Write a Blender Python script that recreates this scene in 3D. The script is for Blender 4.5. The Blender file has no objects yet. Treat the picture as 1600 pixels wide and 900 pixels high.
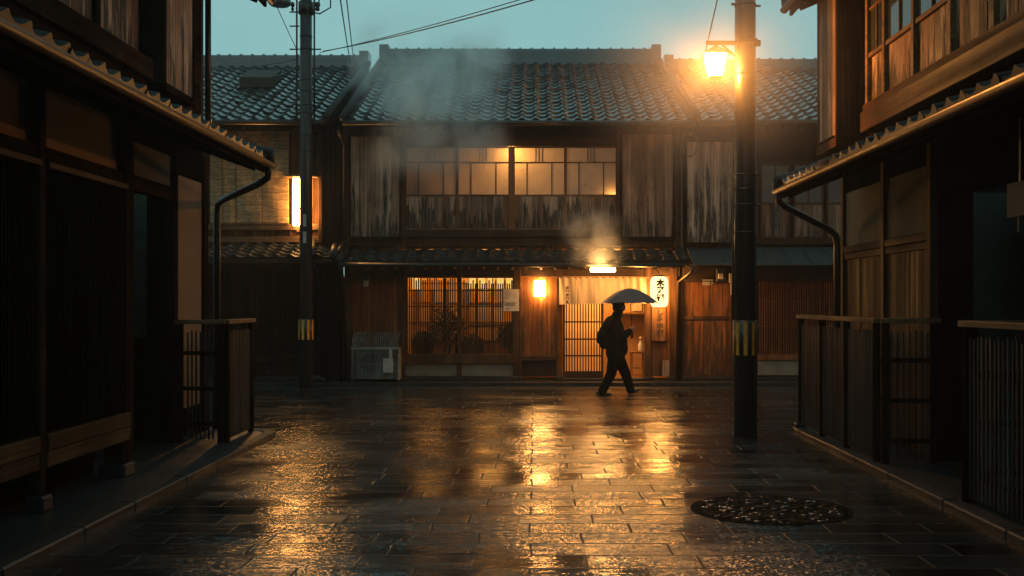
import bpy, bmesh, math, random
from mathutils import Vector, Matrix
random.seed(11)
R = math.radians
S = bpy.context.scene
COL = S.collection

# ------------------------------------------------------------------ camera, world, sun, exposure
CAMZ = 1.65
FPX = 1555.56                      # 35 mm lens, in pixels of the 1600 px wide photograph
cd = bpy.data.cameras.new('camera'); cam = bpy.data.objects.new('camera', cd); COL.objects.link(cam)
cam.location = (0, 0, CAMZ); cam.rotation_euler = (R(90), 0, 0)
cd.lens = 35; cd.sensor_width = 36; cd.shift_x = -0.021875; cd.shift_y = 0.01375
cd.clip_start = 0.05; cd.clip_end = 500
S.camera = cam

w = bpy.data.worlds.new('World'); S.world = w; w.use_nodes = True
nt = w.node_tree; nt.nodes.clear()
SUN_EL, SUN_AZ = 4.0, 200.0
sky = nt.nodes.new('ShaderNodeTexSky'); sky.sky_type = 'NISHITA'; sky.sun_disc = False
sky.sun_elevation = R(SUN_EL); sky.sun_rotation = R(SUN_AZ)
mixw = nt.nodes.new('ShaderNodeMixRGB'); mixw.inputs[0].default_value = 0.9
mixw.inputs[2].default_value = (2.75, 5.4, 5.4, 1)          # rain cloud deck at dusk
bg = nt.nodes.new('ShaderNodeBackground'); bg.inputs[1].default_value = 0.10
wo = nt.nodes.new('ShaderNodeOutputWorld')
tcw = nt.nodes.new('ShaderNodeTexCoord'); nzw = nt.nodes.new('ShaderNodeTexNoise'); nzw.inputs['Scale'].default_value = 3.2; nzw.inputs['Detail'].default_value = 4
mpw = nt.nodes.new('ShaderNodeMapping'); mpw.inputs['Scale'].default_value = (1, 1, 2.6); nt.links.new(tcw.outputs['Generated'], mpw.inputs['Vector']); nt.links.new(mpw.outputs[0], nzw.inputs['Vector'])
mxc = nt.nodes.new('ShaderNodeMixRGB'); mxc.inputs[1].default_value = (2.35, 4.75, 4.85, 1); mxc.inputs[2].default_value = (3.15, 6.0, 5.95, 1)
nt.links.new(nzw.outputs[0], mxc.inputs[0]); nt.links.new(mxc.outputs[0], mixw.inputs[2])
nt.links.new(sky.outputs[0], mixw.inputs[1]); nt.links.new(mixw.outputs[0], bg.inputs[0]); nt.links.new(bg.outputs[0], wo.inputs[0])

sl = bpy.data.lights.new('sun', 'SUN'); sl.energy = 0.06; sl.angle = R(40); sl.color = (0.75, 0.95, 1.0)
so = bpy.data.objects.new('sun', sl); COL.objects.link(so)
so.rotation_euler = (R(50), 0, R(-20))

vs = S.view_settings
vs.view_transform = 'Standard'; vs.look = 'None'; vs.exposure = 0.0; vs.gamma = 1.0; vs.use_curve_mapping = False
S.cycles.max_bounces = 8; S.cycles.diffuse_bounces = 3; S.cycles.glossy_bounces = 4
S.cycles.transparent_max_bounces = 12; S.cycles.volume_bounces = 1
S.cycles.sample_clamp_indirect = 3.0; S.cycles.use_denoising = True
S.cycles.volume_step_rate = 1.0; S.cycles.volume_max_steps = 128

def PX(px, Y): return (px - 835.0) * Y / FPX
def PZ(py, Y): return CAMZ + (472.0 - py) * Y / FPX

# ------------------------------------------------------------------ node helpers and materials
class NB:
    def __init__(s, name):
        s.m = bpy.data.materials.new(name); s.m.use_nodes = True
        s.t = s.m.node_tree; s.t.nodes.clear()
        s.out = s.t.nodes.new('ShaderNodeOutputMaterial')
    def n(s, typ, **k):
        nd = s.t.nodes.new(typ)
        for a, b in k.items(): setattr(nd, a, b)
        return nd
    def l(s, a, b): s.t.links.new(a, b)
    def put(s, sock, v):
        if hasattr(v, 'links') or isinstance(v, bpy.types.NodeSocket): s.l(v, sock)
        else: sock.default_value = v
    def math(s, op, a, b=0.0, c=0.0, clamp=False):
        nd = s.n('ShaderNodeMath', operation=op); nd.use_clamp = clamp
        for i, v in enumerate((a, b, c)): s.put(nd.inputs[i], v)
        return nd.outputs[0]
    def ramp(s, v, lo, hi, a=0.0, b=1.0):
        nd = s.n('ShaderNodeMapRange'); nd.interpolation_type = 'SMOOTHSTEP'
        for i, x in enumerate((v, lo, hi, a, b)): s.put(nd.inputs[i], x)
        return nd.outputs[0]
    def mix(s, f, a, b, blend='MIX'):
        nd = s.n('ShaderNodeMixRGB', blend_type=blend)
        s.put(nd.inputs[0], f)
        for i, v in ((1, a), (2, b)):
            if isinstance(v, tuple) and len(v) == 3: v = v + (1,)
            s.put(nd.inputs[i], v)
        return nd.outputs[0]
    def coord(s, scale=(1, 1, 1), kind='Object', offs=None):
        tc = s.n('ShaderNodeTexCoord'); mp = s.n('ShaderNodeMapping')
        s.l(tc.outputs[kind], mp.inputs['Vector']); mp.inputs['Scale'].default_value = scale
        if offs is not None: s.l(offs, mp.inputs['Location'])
        return mp.outputs[0]
    def noise(s, vec, scale=1.0, det=4.0, rough=0.55, dist=0.0):
        nd = s.n('ShaderNodeTexNoise'); s.l(vec, nd.inputs['Vector'])
        nd.inputs['Scale'].default_value = scale; nd.inputs['Detail'].default_value = det
        nd.inputs['Roughness'].default_value = rough; nd.inputs['Distortion'].default_value = dist
        return nd.outputs[0]
    def attr(s, name):
        return s.n('ShaderNodeAttribute', attribute_name=name).outputs['Fac']
    def bump(s, h, strength=0.3, dist=0.01, normal=None):
        nd = s.n('ShaderNodeBump'); nd.inputs['Strength'].default_value = strength; nd.inputs['Distance'].default_value = dist
        s.l(h, nd.inputs['Height'])
        if normal is not None: s.l(normal, nd.inputs['Normal'])
        return nd.outputs[0]
    def princ(s, color, rough, normal=None, metal=0.0, spec=0.5):
        p = s.n('ShaderNodeBsdfPrincipled')
        if isinstance(color, tuple) and len(color) == 3: color = color + (1,)
        s.put(p.inputs['Base Color'], color); s.put(p.inputs['Roughness'], rough); s.put(p.inputs['Metallic'], metal)
        s.put(p.inputs['Specular IOR Level'], spec)
        if normal is not None: s.l(normal, p.inputs['Normal'])
        return p
    def done(s, sh): s.l(sh, s.out.inputs['Surface']); return s.m

def wood(name, c1, c2, axis='z', stain=0.0, rough=(0.5, 0.8), scale=1.0, spec=0.12):
    b = NB(name); tone = b.attr('tone')
    cmb = b.n('ShaderNodeCombineXYZ')
    for i, k in enumerate((13.1, 7.7, 23.3)): b.l(b.math('MULTIPLY', tone, k), cmb.inputs[i])
    L, T = 1.3 * scale, 34.0 * scale
    sc = {'z': (T, T, L), 'x': (L, T, T), 'y': (T, L, T)}[axis]
    g = b.noise(b.coord(sc, offs=cmb.outputs[0]), 1.0, 6, 0.65, 0.4)
    g2 = b.noise(b.coord(tuple(v * 0.22 for v in sc), offs=cmb.outputs[0]), 1.0, 3, 0.5)
    blot = b.noise(b.coord((2.2, 2.2, 1.6)), 1.0, 4, 0.6)
    col = b.mix(tone, c1, c2)
    k = b.math('MULTIPLY', b.ramp(g, 0.3, 0.7, 0.6, 1.35), b.ramp(g2, 0.3, 0.7, 0.7, 1.3))
    k = b.math('MULTIPLY', k, b.ramp(blot, 0.3, 0.7, 0.65, 1.25))
    kk = b.n('ShaderNodeCombineXYZ')
    for i in range(3): b.l(k, kk.inputs[i])
    col = b.mix(1.0, col, kk.outputs[0], 'MULTIPLY')
    if stain:
        h = b.attr('h')
        edge = b.noise(b.coord((9, 9, 0.7), offs=cmb.outputs[0]), 1.0, 5, 0.6)
        msk = b.ramp(b.math('SUBTRACT', b.math('MULTIPLY_ADD', edge, 2.2, b.math('MULTIPLY_ADD', tone, .5, -0.95)), h), -0.03, 0.12)
        fine = b.noise(b.coord((40, 40, 5)), 1.0, 3, 0.6)
        msk = b.math('MULTIPLY', msk, b.ramp(fine, 0.25, 0.6, 0.35, 1.0))
        col = b.mix(b.math('MULTIPLY', msk, stain), col, (0.012, 0.013, 0.012))
    r = b.ramp(g2, 0.3, 0.7, rough[0], rough[1])
    p = b.princ(col, r, b.bump(g, 0.45, 0.006), spec=spec)
    return b.done(p.outputs[0])

def simple(name, color, rough=0.5, metal=0.0, var=0.35, nscale=9.0, bump=0.2, spec=0.5, stretch=(1, 1, 1)):
    b = NB(name)
    n1 = b.noise(b.coord(stretch), nscale, 5, 0.6); n2 = b.noise(b.coord(stretch), nscale * 7, 3, 0.5)
    k = b.ramp(n1, 0.25, 0.75, 1 - var, 1 + var)
    kk = b.n('ShaderNodeCombineXYZ')
    for i in range(3): b.l(k, kk.inputs[i])
    col = b.mix(1.0, color, kk.outputs[0], 'MULTIPLY')
    r = b.math('MULTIPLY_ADD', n1, 0.3, rough - 0.15, clamp=True)
    p = b.princ(col, r, b.bump(n2, bump, 0.004), metal, spec)
    return b.done(p.outputs[0])

def emit(name, color, strength, see=True):
    b = NB(name); e = b.n('ShaderNodeEmission'); e.inputs[0].default_value = color + (1,); e.inputs[1].default_value = strength
    if not see: return b.done(e.outputs[0])
    t = b.n('ShaderNodeBsdfTransparent'); a = b.n('ShaderNodeAddShader'); b.l(e.outputs[0], a.inputs[0]); b.l(t.outputs[0], a.inputs[1])
    return b.done(a.outputs[0])

M = {}
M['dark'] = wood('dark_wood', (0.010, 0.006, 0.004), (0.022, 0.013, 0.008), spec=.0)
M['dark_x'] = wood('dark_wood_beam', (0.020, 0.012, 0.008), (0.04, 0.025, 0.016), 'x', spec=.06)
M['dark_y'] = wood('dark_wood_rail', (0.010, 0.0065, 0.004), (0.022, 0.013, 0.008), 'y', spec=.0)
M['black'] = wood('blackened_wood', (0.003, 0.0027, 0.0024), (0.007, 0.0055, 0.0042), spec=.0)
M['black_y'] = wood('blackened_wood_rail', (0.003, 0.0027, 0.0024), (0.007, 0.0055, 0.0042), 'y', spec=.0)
M['board'] = wood('weathered_boards', (0.095, 0.046, 0.024), (0.31, 0.225, 0.165), 'z', 0.95, spec=.1)
M['board_pale'] = wood('lamplit_weathered_boards', (0.15, 0.072, 0.034), (0.34, 0.22, 0.13), 'z', 0.98, spec=.1)  # weathered boards again, paler, with lantern light put into the colour
M['board_clean'] = wood('cedar_boards', (0.045, 0.020, 0.009), (0.08, 0.042, 0.021), 'z', 0.4, spec=.05)
M['door_wood'] = wood('door_wood', (0.12, 0.043, 0.013), (0.17, 0.07, 0.024), 'z', 0.75)
M['rail_y'] = wood('worn_rail', (0.035, 0.019, 0.010), (0.06, 0.034, 0.018), 'y', spec=.05)
M['rail_x'] = wood('worn_beam', (0.07, 0.04, 0.022), (0.11, 0.066, 0.038), 'x')
M['post'] = wood('house_post', (0.045, 0.022, 0.011), (0.07, 0.037, 0.02), spec=.1)
M['slat'] = wood('silvered_slats', (0.012, 0.0125, 0.0125), (0.030, 0.030, 0.029), spec=.2)
M['plaster'] = simple('ochre_plaster', (0.10, 0.058, 0.026), 0.85, var=0.22, nscale=2.2)
M['plaster_grey'] = simple('grey_plaster', (0.13, 0.115, 0.085), 0.85, var=0.25, nscale=2.5)
M['soffit'] = simple('soffit_boards', (0.018, 0.013, 0.010), 0.8, var=0.3, nscale=3)
M['metal'] = simple('dark_metal', (0.025, 0.022, 0.020), 0.35, 0.6, nscale=14)
M['copper'] = simple('bronze_pipe', (0.045, 0.028, 0.017), 0.42, 0.5, nscale=12, stretch=(1, 1, 0.15))
M['steel'] = simple('galvanised_steel', (0.10, 0.105, 0.105), 0.5, 0.4, nscale=10)
M['sheet'] = simple('sheet_roofing', (0.05, 0.075, 0.08), 0.35, 0.3, nscale=6, stretch=(1, 6, 1))
M['pole'] = simple('wet_pole', (0.024, 0.020, 0.017), 0.34, 0.0, var=0.45, nscale=5, stretch=(2.5, 2.5, 0.25), bump=0.5, spec=.3)
M['yellow'] = simple('hazard_yellow', (0.55, 0.20, 0.008), 0.45, nscale=16)
M['blackpaint'] = simple('hazard_black', (0.012, 0.012, 0.012), 0.45)
M['paper'] = simple('white_paper', (0.62, 0.57, 0.48), 0.8, var=0.12, nscale=20)
M['ink'] = simple('black_ink', (0.012, 0.010, 0.008), 0.6, var=0.1)
M['stone'] = simple('kerb_granite', (0.014, 0.015, 0.015), 0.5, var=0.5, nscale=9, bump=0.8, spec=.25)
M['asphalt'] = simple('wet_pavement', (0.012, 0.014, 0.015), 0.38, var=0.4, nscale=18, bump=0.8)
M['pebble'] = None
M['leafdark'] = simple('plant_leaf', (0.020, 0.028, 0.014), 0.5, var=0.4)
M['clay'] = simple('clay_pot', (0.05, 0.03, 0.02), 0.6)
M['soot'] = simple('black_grit', (0.003, 0.003, 0.003), 0.8, spec=.03, bump=.6)
M['jacket'] = simple('jacket_cloth', (0.008, 0.007, 0.005), 0.85, nscale=25, bump=0.5, spec=.1)
M['trousers'] = simple('trouser_cloth', (0.004, 0.004, 0.004), 0.9, nscale=25, bump=0.4, spec=.05)
M['bag'] = simple('bag_fabric', (0.007, 0.0065, 0.006), 0.75, nscale=20, bump=0.5, spec=.1)
M['skin'] = simple('skin', (0.32, 0.18, 0.12), 0.55, var=0.08)
M['hair'] = simple('hair', (0.012, 0.009, 0.008), 0.45, nscale=60, bump=0.8, stretch=(1, 1, 0.2))
M['shoe'] = simple('shoe_leather', (0.016, 0.012, 0.009), 0.4)
M['sash'] = wood('sash_wood', (0.10, 0.05, 0.024), (0.14, 0.075, 0.04))
M['lit_rail'] = wood('lamplit_rail', (0.10, 0.055, 0.026), (0.15, 0.085, 0.042), 'y', spec=.08)  # paler copy of the worn rail, with lamplight put into its colour
M['verge'] = simple('old_verge_tile', (0.014, 0.016, 0.018), 0.55, spec=.25)
M['neartile'] = simple('dim_eave_tile', (0.016, 0.018, 0.020), 0.42, spec=.45, nscale=5)  # darker, duller copy of the roof tile, the near eaves' dimness put into it
M['room'] = simple('room_plaster', (0.45, 0.28, 0.12), 0.85, var=0.25, nscale=1.6)
M['roomwood'] = wood('room_wood', (0.20, 0.10, 0.035), (0.26, 0.14, 0.05))
M['lattice_lit'] = wood('door_lattice', (0.035, 0.017, 0.008), (0.05, 0.026, 0.012))
M['dimplate'] = simple('dim_sign_face', (0.032, 0.031, 0.027), 0.7, var=0.3)  # darkened copy of the pale plate, doorway shade put into its colour
M['plate'] = simple('pale_plate', (0.30, 0.28, 0.24), 0.5, var=0.25)

def pebble_mat():
    b = NB('wet_pebble'); tone = b.attr('tone')
    wetp = b.ramp(tone, .80, .86)
    col = b.mix(tone, (0.002, 0.0025, 0.003), (0.006, 0.006, 0.006))
    p = b.princ(col, b.math('MULTIPLY_ADD', wetp, -.45, .65)); b.l(b.math('MULTIPLY_ADD', wetp, .4, .04), p.inputs['Specular IOR Level'])
    return b.done(p.outputs[0])
M['pebble'] = pebble_mat()
def tile_mat():
    b = NB('wet_roof_tile'); tone = b.attr('tone')
    n1 = b.noise(b.coord(), 3.0, 5, 0.6); n2 = b.noise(b.coord(), 45, 3, 0.5)
    col = b.mix(tone, (0.009, 0.013, 0.015), (0.030, 0.036, 0.040))
    col = b.mix(b.ramp(n1, 0.55, 0.75, 0, 0.6), col, (0.022, 0.024, 0.018))
    r = b.math('ADD', b.ramp(n1, 0.3, 0.7, 0.10, 0.26), b.math('MULTIPLY', tone, 0.10))
    return b.done(b.princ(col, r, b.bump(n2, 0.10, 0.003), spec=1.0).outputs[0])
M['tile'] = tile_mat()

def frosted():
    b = NB('frosted_glass')
    n = b.noise(b.coord((1.4, 1, 1.9)), 1.3, 4, 0.6)
    smg = b.noise(b.coord((2.0, 1, 5.0)), 1.1, 4, 0.6)
    k = b.math('MULTIPLY', b.ramp(n, 0.3, 0.7, 0.78, 1.0), b.ramp(smg, 0.60, 0.78, 1.0, 0.6))
    kk = b.n('ShaderNodeCombineXYZ')
    for i in range(3): b.l(k, kk.inputs[i])
    c = b.mix(1.0, (0.80, 0.72, 0.60), kk.outputs[0], 'MULTIPLY')
    t = b.n('ShaderNodeBsdfTranslucent'); b.l(c, t.inputs[0])
    d = b.n('ShaderNodeBsdfDiffuse'); d.inputs[0].default_value = (0.10, 0.095, 0.085, 1)
    g = b.n('ShaderNodeBsdfGlossy'); g.inputs['Roughness'].default_value = 0.12
    a = b.n('ShaderNodeAddShader'); b.l(t.outputs[0], a.inputs[0]); b.l(d.outputs[0], a.inputs[1])
    fr = b.n('ShaderNodeFresnel'); fr.inputs[0].default_value = 1.45
    mx = b.n('ShaderNodeMixShader'); b.l(fr.outputs[0], mx.inputs[0]); b.l(a.outputs[0], mx.inputs[1]); b.l(g.outputs[0], mx.inputs[2])
    return b.done(mx.outputs[0])
M['frost'] = frosted()

def darkglass():
    b = NB('window_glass'); n = b.noise(b.coord((1, 1, 1)), 2.0, 2)
    return b.done(b.princ((0.03, 0.035, 0.035), 0.06, b.bump(n, 0.08, 0.02), spec=1.0).outputs[0])
M['glass'] = darkglass()

def cloth(name, c, tr):
    b = NB(name); n = b.noise(b.coord((3, 3, 0.8)), 2.0, 4); f = b.noise(b.coord((60, 60, 60)), 8.0, 2)
    col = b.mix(b.ramp(n, 0.3, 0.7), tuple(v * 0.85 for v in c), c)
    d = b.princ(col, 0.85, b.bump(f, 0.15, 0.002)); t = b.n('ShaderNodeBsdfTranslucent'); b.l(col, t.inputs[0])
    mx = b.n('ShaderNodeMixShader'); mx.inputs[0].default_value = tr
    b.l(d.outputs[0], mx.inputs[1]); b.l(t.outputs[0], mx.inputs[2])
    return b.done(mx.outputs[0])
M['noren'] = cloth('curtain_linen', (0.40, 0.33, 0.245), 0.35)
M['umbrella'] = cloth('umbrella_fabric', (0.12, 0.10, 0.10), 0.25)

def bamboo():
    b = NB('bamboo_blind')
    wv = b.n('ShaderNodeTexWave', wave_type='BANDS', bands_direction='Z'); b.l(b.coord(), wv.inputs['Vector'])
    wv.inputs['Scale'].default_value = 17.0; wv.inputs['Distortion'].default_value = 0.6; wv.inputs['Detail'].default_value = 2
    n = b.noise(b.coord((1.6, 1, 30)), 1.0, 4, 0.7); n2 = b.noise(b.coord((9, 1, 34)), 1.0, 3, 0.6)
    col = b.mix(b.ramp(n, .3, .7), (0.13, 0.075, 0.032), (0.46, 0.29, 0.13))
    col = b.mix(b.ramp(n2, 0.35, 0.6, 0.5, 0.0), col, (0.05, 0.03, 0.015))
    return b.done(b.princ(col, 0.6, b.bump(wv.outputs['Fac'], 0.8, 0.006)).outputs[0])
M['bamboo'] = bamboo()

def paving():
    b = NB('wet_stone_paving')
    v0 = b.coord()
    warp = b.n('ShaderNodeVectorMath', operation='MULTIPLY_ADD')
    nz = b.n('ShaderNodeTexNoise'); b.l(v0, nz.inputs['Vector']); nz.inputs['Scale'].default_value = 1.3; nz.inputs['Detail'].default_value = 3
    b.l(nz.outputs['Color'], warp.inputs[0]); warp.inputs[1].default_value = (0.055, 0.05, 0); b.l(v0, warp.inputs[2])
    def brick(m, sm=0.0):
        k = b.n('ShaderNodeTexBrick'); b.l(warp.outputs[0], k.inputs['Vector'])
        k.offset = 0.5; k.offset_frequency = 2; k.squash = 1.3; k.squash_frequency = 3
        k.inputs['Color1'].default_value = (0, 0, 0, 1); k.inputs['Color2'].default_value = (1, 1, 1, 1); k.inputs['Mortar'].default_value = (.5, .5, .5, 1)
        k.inputs['Scale'].default_value = 1.0; k.inputs['Mortar Size'].default_value = m; k.inputs['Mortar Smooth'].default_value = sm
        k.inputs['Brick Width'].default_value = 0.72; k.inputs['Row Height'].default_value = 0.31; k.inputs['Bias'].default_value = 0.0
        return k
    bk = brick(0.009, 0.3)
    rnd = b.math('MULTIPLY', bk.outputs['Color'], 1.0)
    mort = bk.outputs['Fac']
    big = b.noise(b.coord((0.55, 0.9, 1)), 1.0, 4, 0.55)
    mid = b.noise(b.coord((2.2, 9.0, 1)), 1.0, 4, 0.6)
    fin = b.noise(b.coord((1, 1, 1)), 95.0, 3, 0.7)
    gra = b.noise(b.coord((1, 1, 1)), 26.0, 4, 0.7)
    col = b.mix(rnd, (0.004, 0.005, 0.0055), (0.030, 0.033, 0.034))
    col = b.mix(b.ramp(gra, 0.3, 0.7), col, b.mix(0.5, col, (0.010, 0.008, 0.006)))
    col = b.mix(mort, col, (0.004, 0.004, 0.004))
    wet = b.ramp(b.math('ADD', big, b.math('MULTIPLY', mid, 0.45)), 0.52, 0.86)       # 0 standing film .. 1 drained stone
    ro = b.math('ADD', b.math('MULTIPLY_ADD', wet, 0.13, 0.05), b.math('MULTIPLY', b.math('FRACT', b.math('MULTIPLY', rnd, 3.7)), 0.13))
    ro = b.math('ADD', ro, b.math('MULTIPLY', mort, 0.35), clamp=True)
    h = b.math('MULTIPLY_ADD', mort, -1.0, b.math('MULTIPLY', gra, 0.16))
    nrm = b.bump(h, 0.5, 0.014)
    amp = b.math('MULTIPLY_ADD', wet, 0.8, 0.2)
    nrm = b.bump(b.math('MULTIPLY', fin, amp), 0.15, 0.006, nrm)
    nrm = b.bump(mid, 0.22, 0.02, nrm)
    # every slab is laid with a slightly different lie, and the drained stone has a coarse dressed grain
    cs = b.n('ShaderNodeCombineXYZ')
    b.l(b.math('MULTIPLY_ADD', rnd, 0.02, -0.01), cs.inputs[0]); b.l(b.math('MULTIPLY_ADD', b.math('FRACT', b.math('MULTIPLY', rnd, 7.31)), 0.045, -0.0225), cs.inputs[1])
    ad = b.n('ShaderNodeVectorMath', operation='ADD'); b.l(nrm, ad.inputs[0]); b.l(cs.outputs[0], ad.inputs[1])
    vo = b.n('ShaderNodeTexVoronoi'); b.l(v0, vo.inputs['Vector']); vo.inputs['Scale'].default_value = 62.0
    sb_ = b.n('ShaderNodeVectorMath', operation='SUBTRACT'); b.l(vo.outputs['Color'], sb_.inputs[0]); sb_.inputs[1].default_value = (.5, .5, .5)
    sc_ = b.n('ShaderNodeVectorMath', operation='SCALE'); b.l(sb_.outputs[0], sc_.inputs[0]); b.l(b.math('MULTIPLY', b.math('MULTIPLY_ADD', wet, .25, .025), b.math('SUBTRACT', 1.0, mort)), sc_.inputs['Scale'])
    ad2 = b.n('ShaderNodeVectorMath', operation='ADD'); b.l(ad.outputs[0], ad2.inputs[0]); b.l(sc_.outputs[0], ad2.inputs[1])
    nm = b.n('ShaderNodeVectorMath', operation='NORMALIZE'); b.l(ad2.outputs[0], nm.inputs[0])
    return b.done(b.princ(col, ro, nm.outputs[0], spec=b.math('MULTIPLY_ADD', mort, -.30, .55)).outputs[0])
M['paving'] = paving()

WARM = (1.0, 0.42, 0.09); WARM2 = (1.0, 0.50, 0.15)
M['e_lantern'] = emit('lamp_glass_lit', (1.0, 0.50, 0.14), 40.0)
M['e_box'] = emit('wall_lamp_lit', (1.0, 0.47, 0.125), 130.0, False)
M['e_tube'] = emit('tube_lit', (1.0, 0.46, 0.125), 300.0, False)
M['e_tall'] = emit('tall_lamp_lit', (1.0, 0.46, 0.12), 100.0, False)
M['e_shoji'] = emit('lit_paper', (1.0, 0.50, 0.13), 1.2, False)

def lanternpaper():
    b = NB('lantern_paper')
    wv = b.n('ShaderNodeTexWave', wave_type='BANDS', bands_direction='Z'); b.l(b.coord(), wv.inputs['Vector']); wv.inputs['Scale'].default_value = 9.0
    e = b.n('ShaderNodeEmission'); b.l(b.mix(b.ramp(wv.outputs['Fac'], 0.0, 0.3), (1.0, 0.56, 0.2), (1.0, 0.68, 0.32)), e.inputs[0]); e.inputs[1].default_value = 1.8
    t = b.n('ShaderNodeBsdfTransparent'); t.inputs[0].default_value = (.5, .42, .3, 1); a = b.n('ShaderNodeAddShader'); b.l(e.outputs[0], a.inputs[0]); b.l(t.outputs[0], a.inputs[1])
    return b.done(a.outputs[0])
M['e_paper'] = lanternpaper()

# ------------------------------------------------------------------ geometry helpers
W = {}
class MB:
    def __init__(s): s.v = []; s.f = []; s.t = []; s.h = []; s.parts = []
    def face(s, idx, tone): s.f.append(idx); s.t.append(tone)
    def vert(s, p, h=9.0): s.v.append((p[0], p[1], p[2])); s.h.append(h); return len(s.v) - 1
    def box(s, x0, x1, y0, y1, z0, z1, tone=None, hr=None):
        s.parts.append((len(s.v), len(s.f)))
        if tone is None: tone = random.random()
        x0, x1 = min(x0, x1), max(x0, x1); y0, y1 = min(y0, y1), max(y0, y1); z0, z1 = min(z0, z1), max(z0, z1)
        hh = lambda z: 9.0 if hr is None else (z - hr[0]) / (hr[1] - hr[0])
        ids = [s.vert((x, y, z), hh(z)) for z in (z0, z1) for y in (y0, y1) for x in (x0, x1)]
        for q in ((0, 2, 3, 1), (4, 5, 7, 6), (0, 1, 5, 4), (2, 6, 7, 3), (0, 4, 6, 2), (1, 3, 7, 5)): s.face([ids[i] for i in q], tone)
        return s
    def bar(s, a, b, wx, wz, tone=None):             # square bar between two points
        s.parts.append((len(s.v), len(s.f)))
        a, b = Vector(a), Vector(b); d = (b - a).normalized()
        up = Vector((0, 0, 1)) if abs(d.z) < 0.95 else Vector((0, 1, 0))
        u = d.cross(up).normalized() * wx / 2; w_ = u.cross(d).normalized() * wz / 2
        if tone is None: tone = random.random()
        ids = [s.vert(p + i * u + j * w_) for p in (a, b) for i, j in ((-1, -1), (1, -1), (1, 1), (-1, 1))]
        for q in ((3, 2, 1, 0), (4, 5, 6, 7), (0, 1, 5, 4), (1, 2, 6, 5), (2, 3, 7, 6), (3, 0, 4, 7)): s.face([ids[i] for i in q], tone)
        return s
    def tube(s, pts, r, n=10, tone=0.5, cap=True):
        s.parts.append((len(s.v), len(s.f)))
        pts = [Vector(p) for p in pts]; rr = r if isinstance(r, (list, tuple)) else [r] * len(pts)
        prev = None; rings = []
        for i, p in enumerate(pts):
            d = ((pts[i + 1] if i + 1 < len(pts) else p) - (pts[i - 1] if i else p)).normalized()
            if prev is None:
                a = Vector((0, 0, 1)) if abs(d.z) < 0.9 else Vector((1, 0, 0)); u = d.cross(a).normalized()
            else: u = (prev - d * prev.dot(d)).normalized()
            prev = u; v = d.cross(u)
            rings.append([s.vert(p + (u * math.cos(2 * math.pi * k / n) + v * math.sin(2 * math.pi * k / n)) * rr[i]) for k in range(n)])
        for a, b in zip(rings, rings[1:]):
            for k in range(n): s.face([a[k], a[(k + 1) % n], b[(k + 1) % n], b[k]], tone)
        if cap: s.face(rings[0][::-1], tone); s.face(rings[-1], tone)
        return s
    def lathe(s, prof, c, n=24, tone=0.5, sx=1.0, sy=1.0):     # prof: (r, z) bottom to top
        s.parts.append((len(s.v), len(s.f)))
        rings = [[s.vert((c[0] + sx * r * math.cos(2 * math.pi * k / n), c[1] + sy * r * math.sin(2 * math.pi * k / n), c[2] + z)) for k in range(n)] for r, z in prof]
        for a, b in zip(rings, rings[1:]):
            for k in range(n): s.face([a[k], a[(k + 1) % n], b[(k + 1) % n], b[k]], tone)
        s.face(rings[0][::-1], tone); s.face(rings[-1], tone)
        return s
    def prism(s, poly, axis, a0, a1, tone=0.5):        # poly in the two other axes, extruded along axis
        s.parts.append((len(s.v), len(s.f)))
        def p3(p, a): return {'x': (a, p[0], p[1]), 'y': (p[0], a, p[1]), 'z': (p[0], p[1], a)}[axis]
        A = [s.vert(p3(p, a0)) for p in poly]; B = [s.vert(p3(p, a1)) for p in poly]; n = len(poly)
        s.face(A[::-1], tone); s.face(B, tone)
        for k in range(n): s.face([A[k], A[(k + 1) % n], B[(k + 1) % n], B[k]], tone)
        return s
    def quad(s, a, b, c, d, tone=0.5):
        s.parts.append((len(s.v), len(s.f)))
        s.face([s.vert(p) for p in (a, b, c, d)], tone); return s
    def ball(s, c, r, n=10, m=7, tone=0.5):
        s.parts.append((len(s.v), len(s.f)))
        r = r if isinstance(r, tuple) else (r, r, r)
        prof = [(max(0.02, math.cos(-math.pi / 2 + math.pi * i / m)), math.sin(-math.pi / 2 + math.pi * i / m)) for i in range(m + 1)]
        rings = [[s.vert((c[0] + r[0] * q * math.cos(2 * math.pi * k / n), c[1] + r[1] * q * math.sin(2 * math.pi * k / n), c[2] + r[2] * z)) for k in range(n)] for q, z in prof]
        for a, b in zip(rings, rings[1:]):
            for k in range(n): s.face([a[k], a[(k + 1) % n], b[(k + 1) % n], b[k]], tone)
        s.face(rings[0][::-1], tone); s.face(rings[-1], tone)
        return s
    def each(s, name, mat, parent=None, smooth=False, bevel=0.0):
        ends = s.parts[1:] + [(len(s.v), len(s.f))]; out = []
        for (v0, f0), (v1, f1) in zip(s.parts, ends):
            m = MB(); m.v = s.v[v0:v1]; m.h = s.h[v0:v1]; m.t = s.t[f0:f1]; m.f = [[i - v0 for i in f] for f in s.f[f0:f1]]
            out.append(m.build(name, mat, parent, smooth, bevel))
        return out
    def build(s, name, mat, parent=None, smooth=False, bevel=0.0, fix=True):
        o0 = W.get(parent.name, Vector((0, 0, 0))) if parent is not None else Vector((0, 0, 0))
        me = bpy.data.meshes.new(name)
        me.from_pydata([(v[0] - o0.x, v[1] - o0.y, v[2] - o0.z) for v in s.v], [], s.f)
        a = me.attributes.new('tone', 'FLOAT', 'FACE'); a.data.foreach_set('value', s.t)
        a = me.attributes.new('h', 'FLOAT', 'POINT'); a.data.foreach_set('value', s.h)
        if fix:
            bm = bmesh.new(); bm.from_mesh(me); bmesh.ops.recalc_face_normals(bm, faces=bm.faces); bm.to_mesh(me); bm.free()
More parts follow.
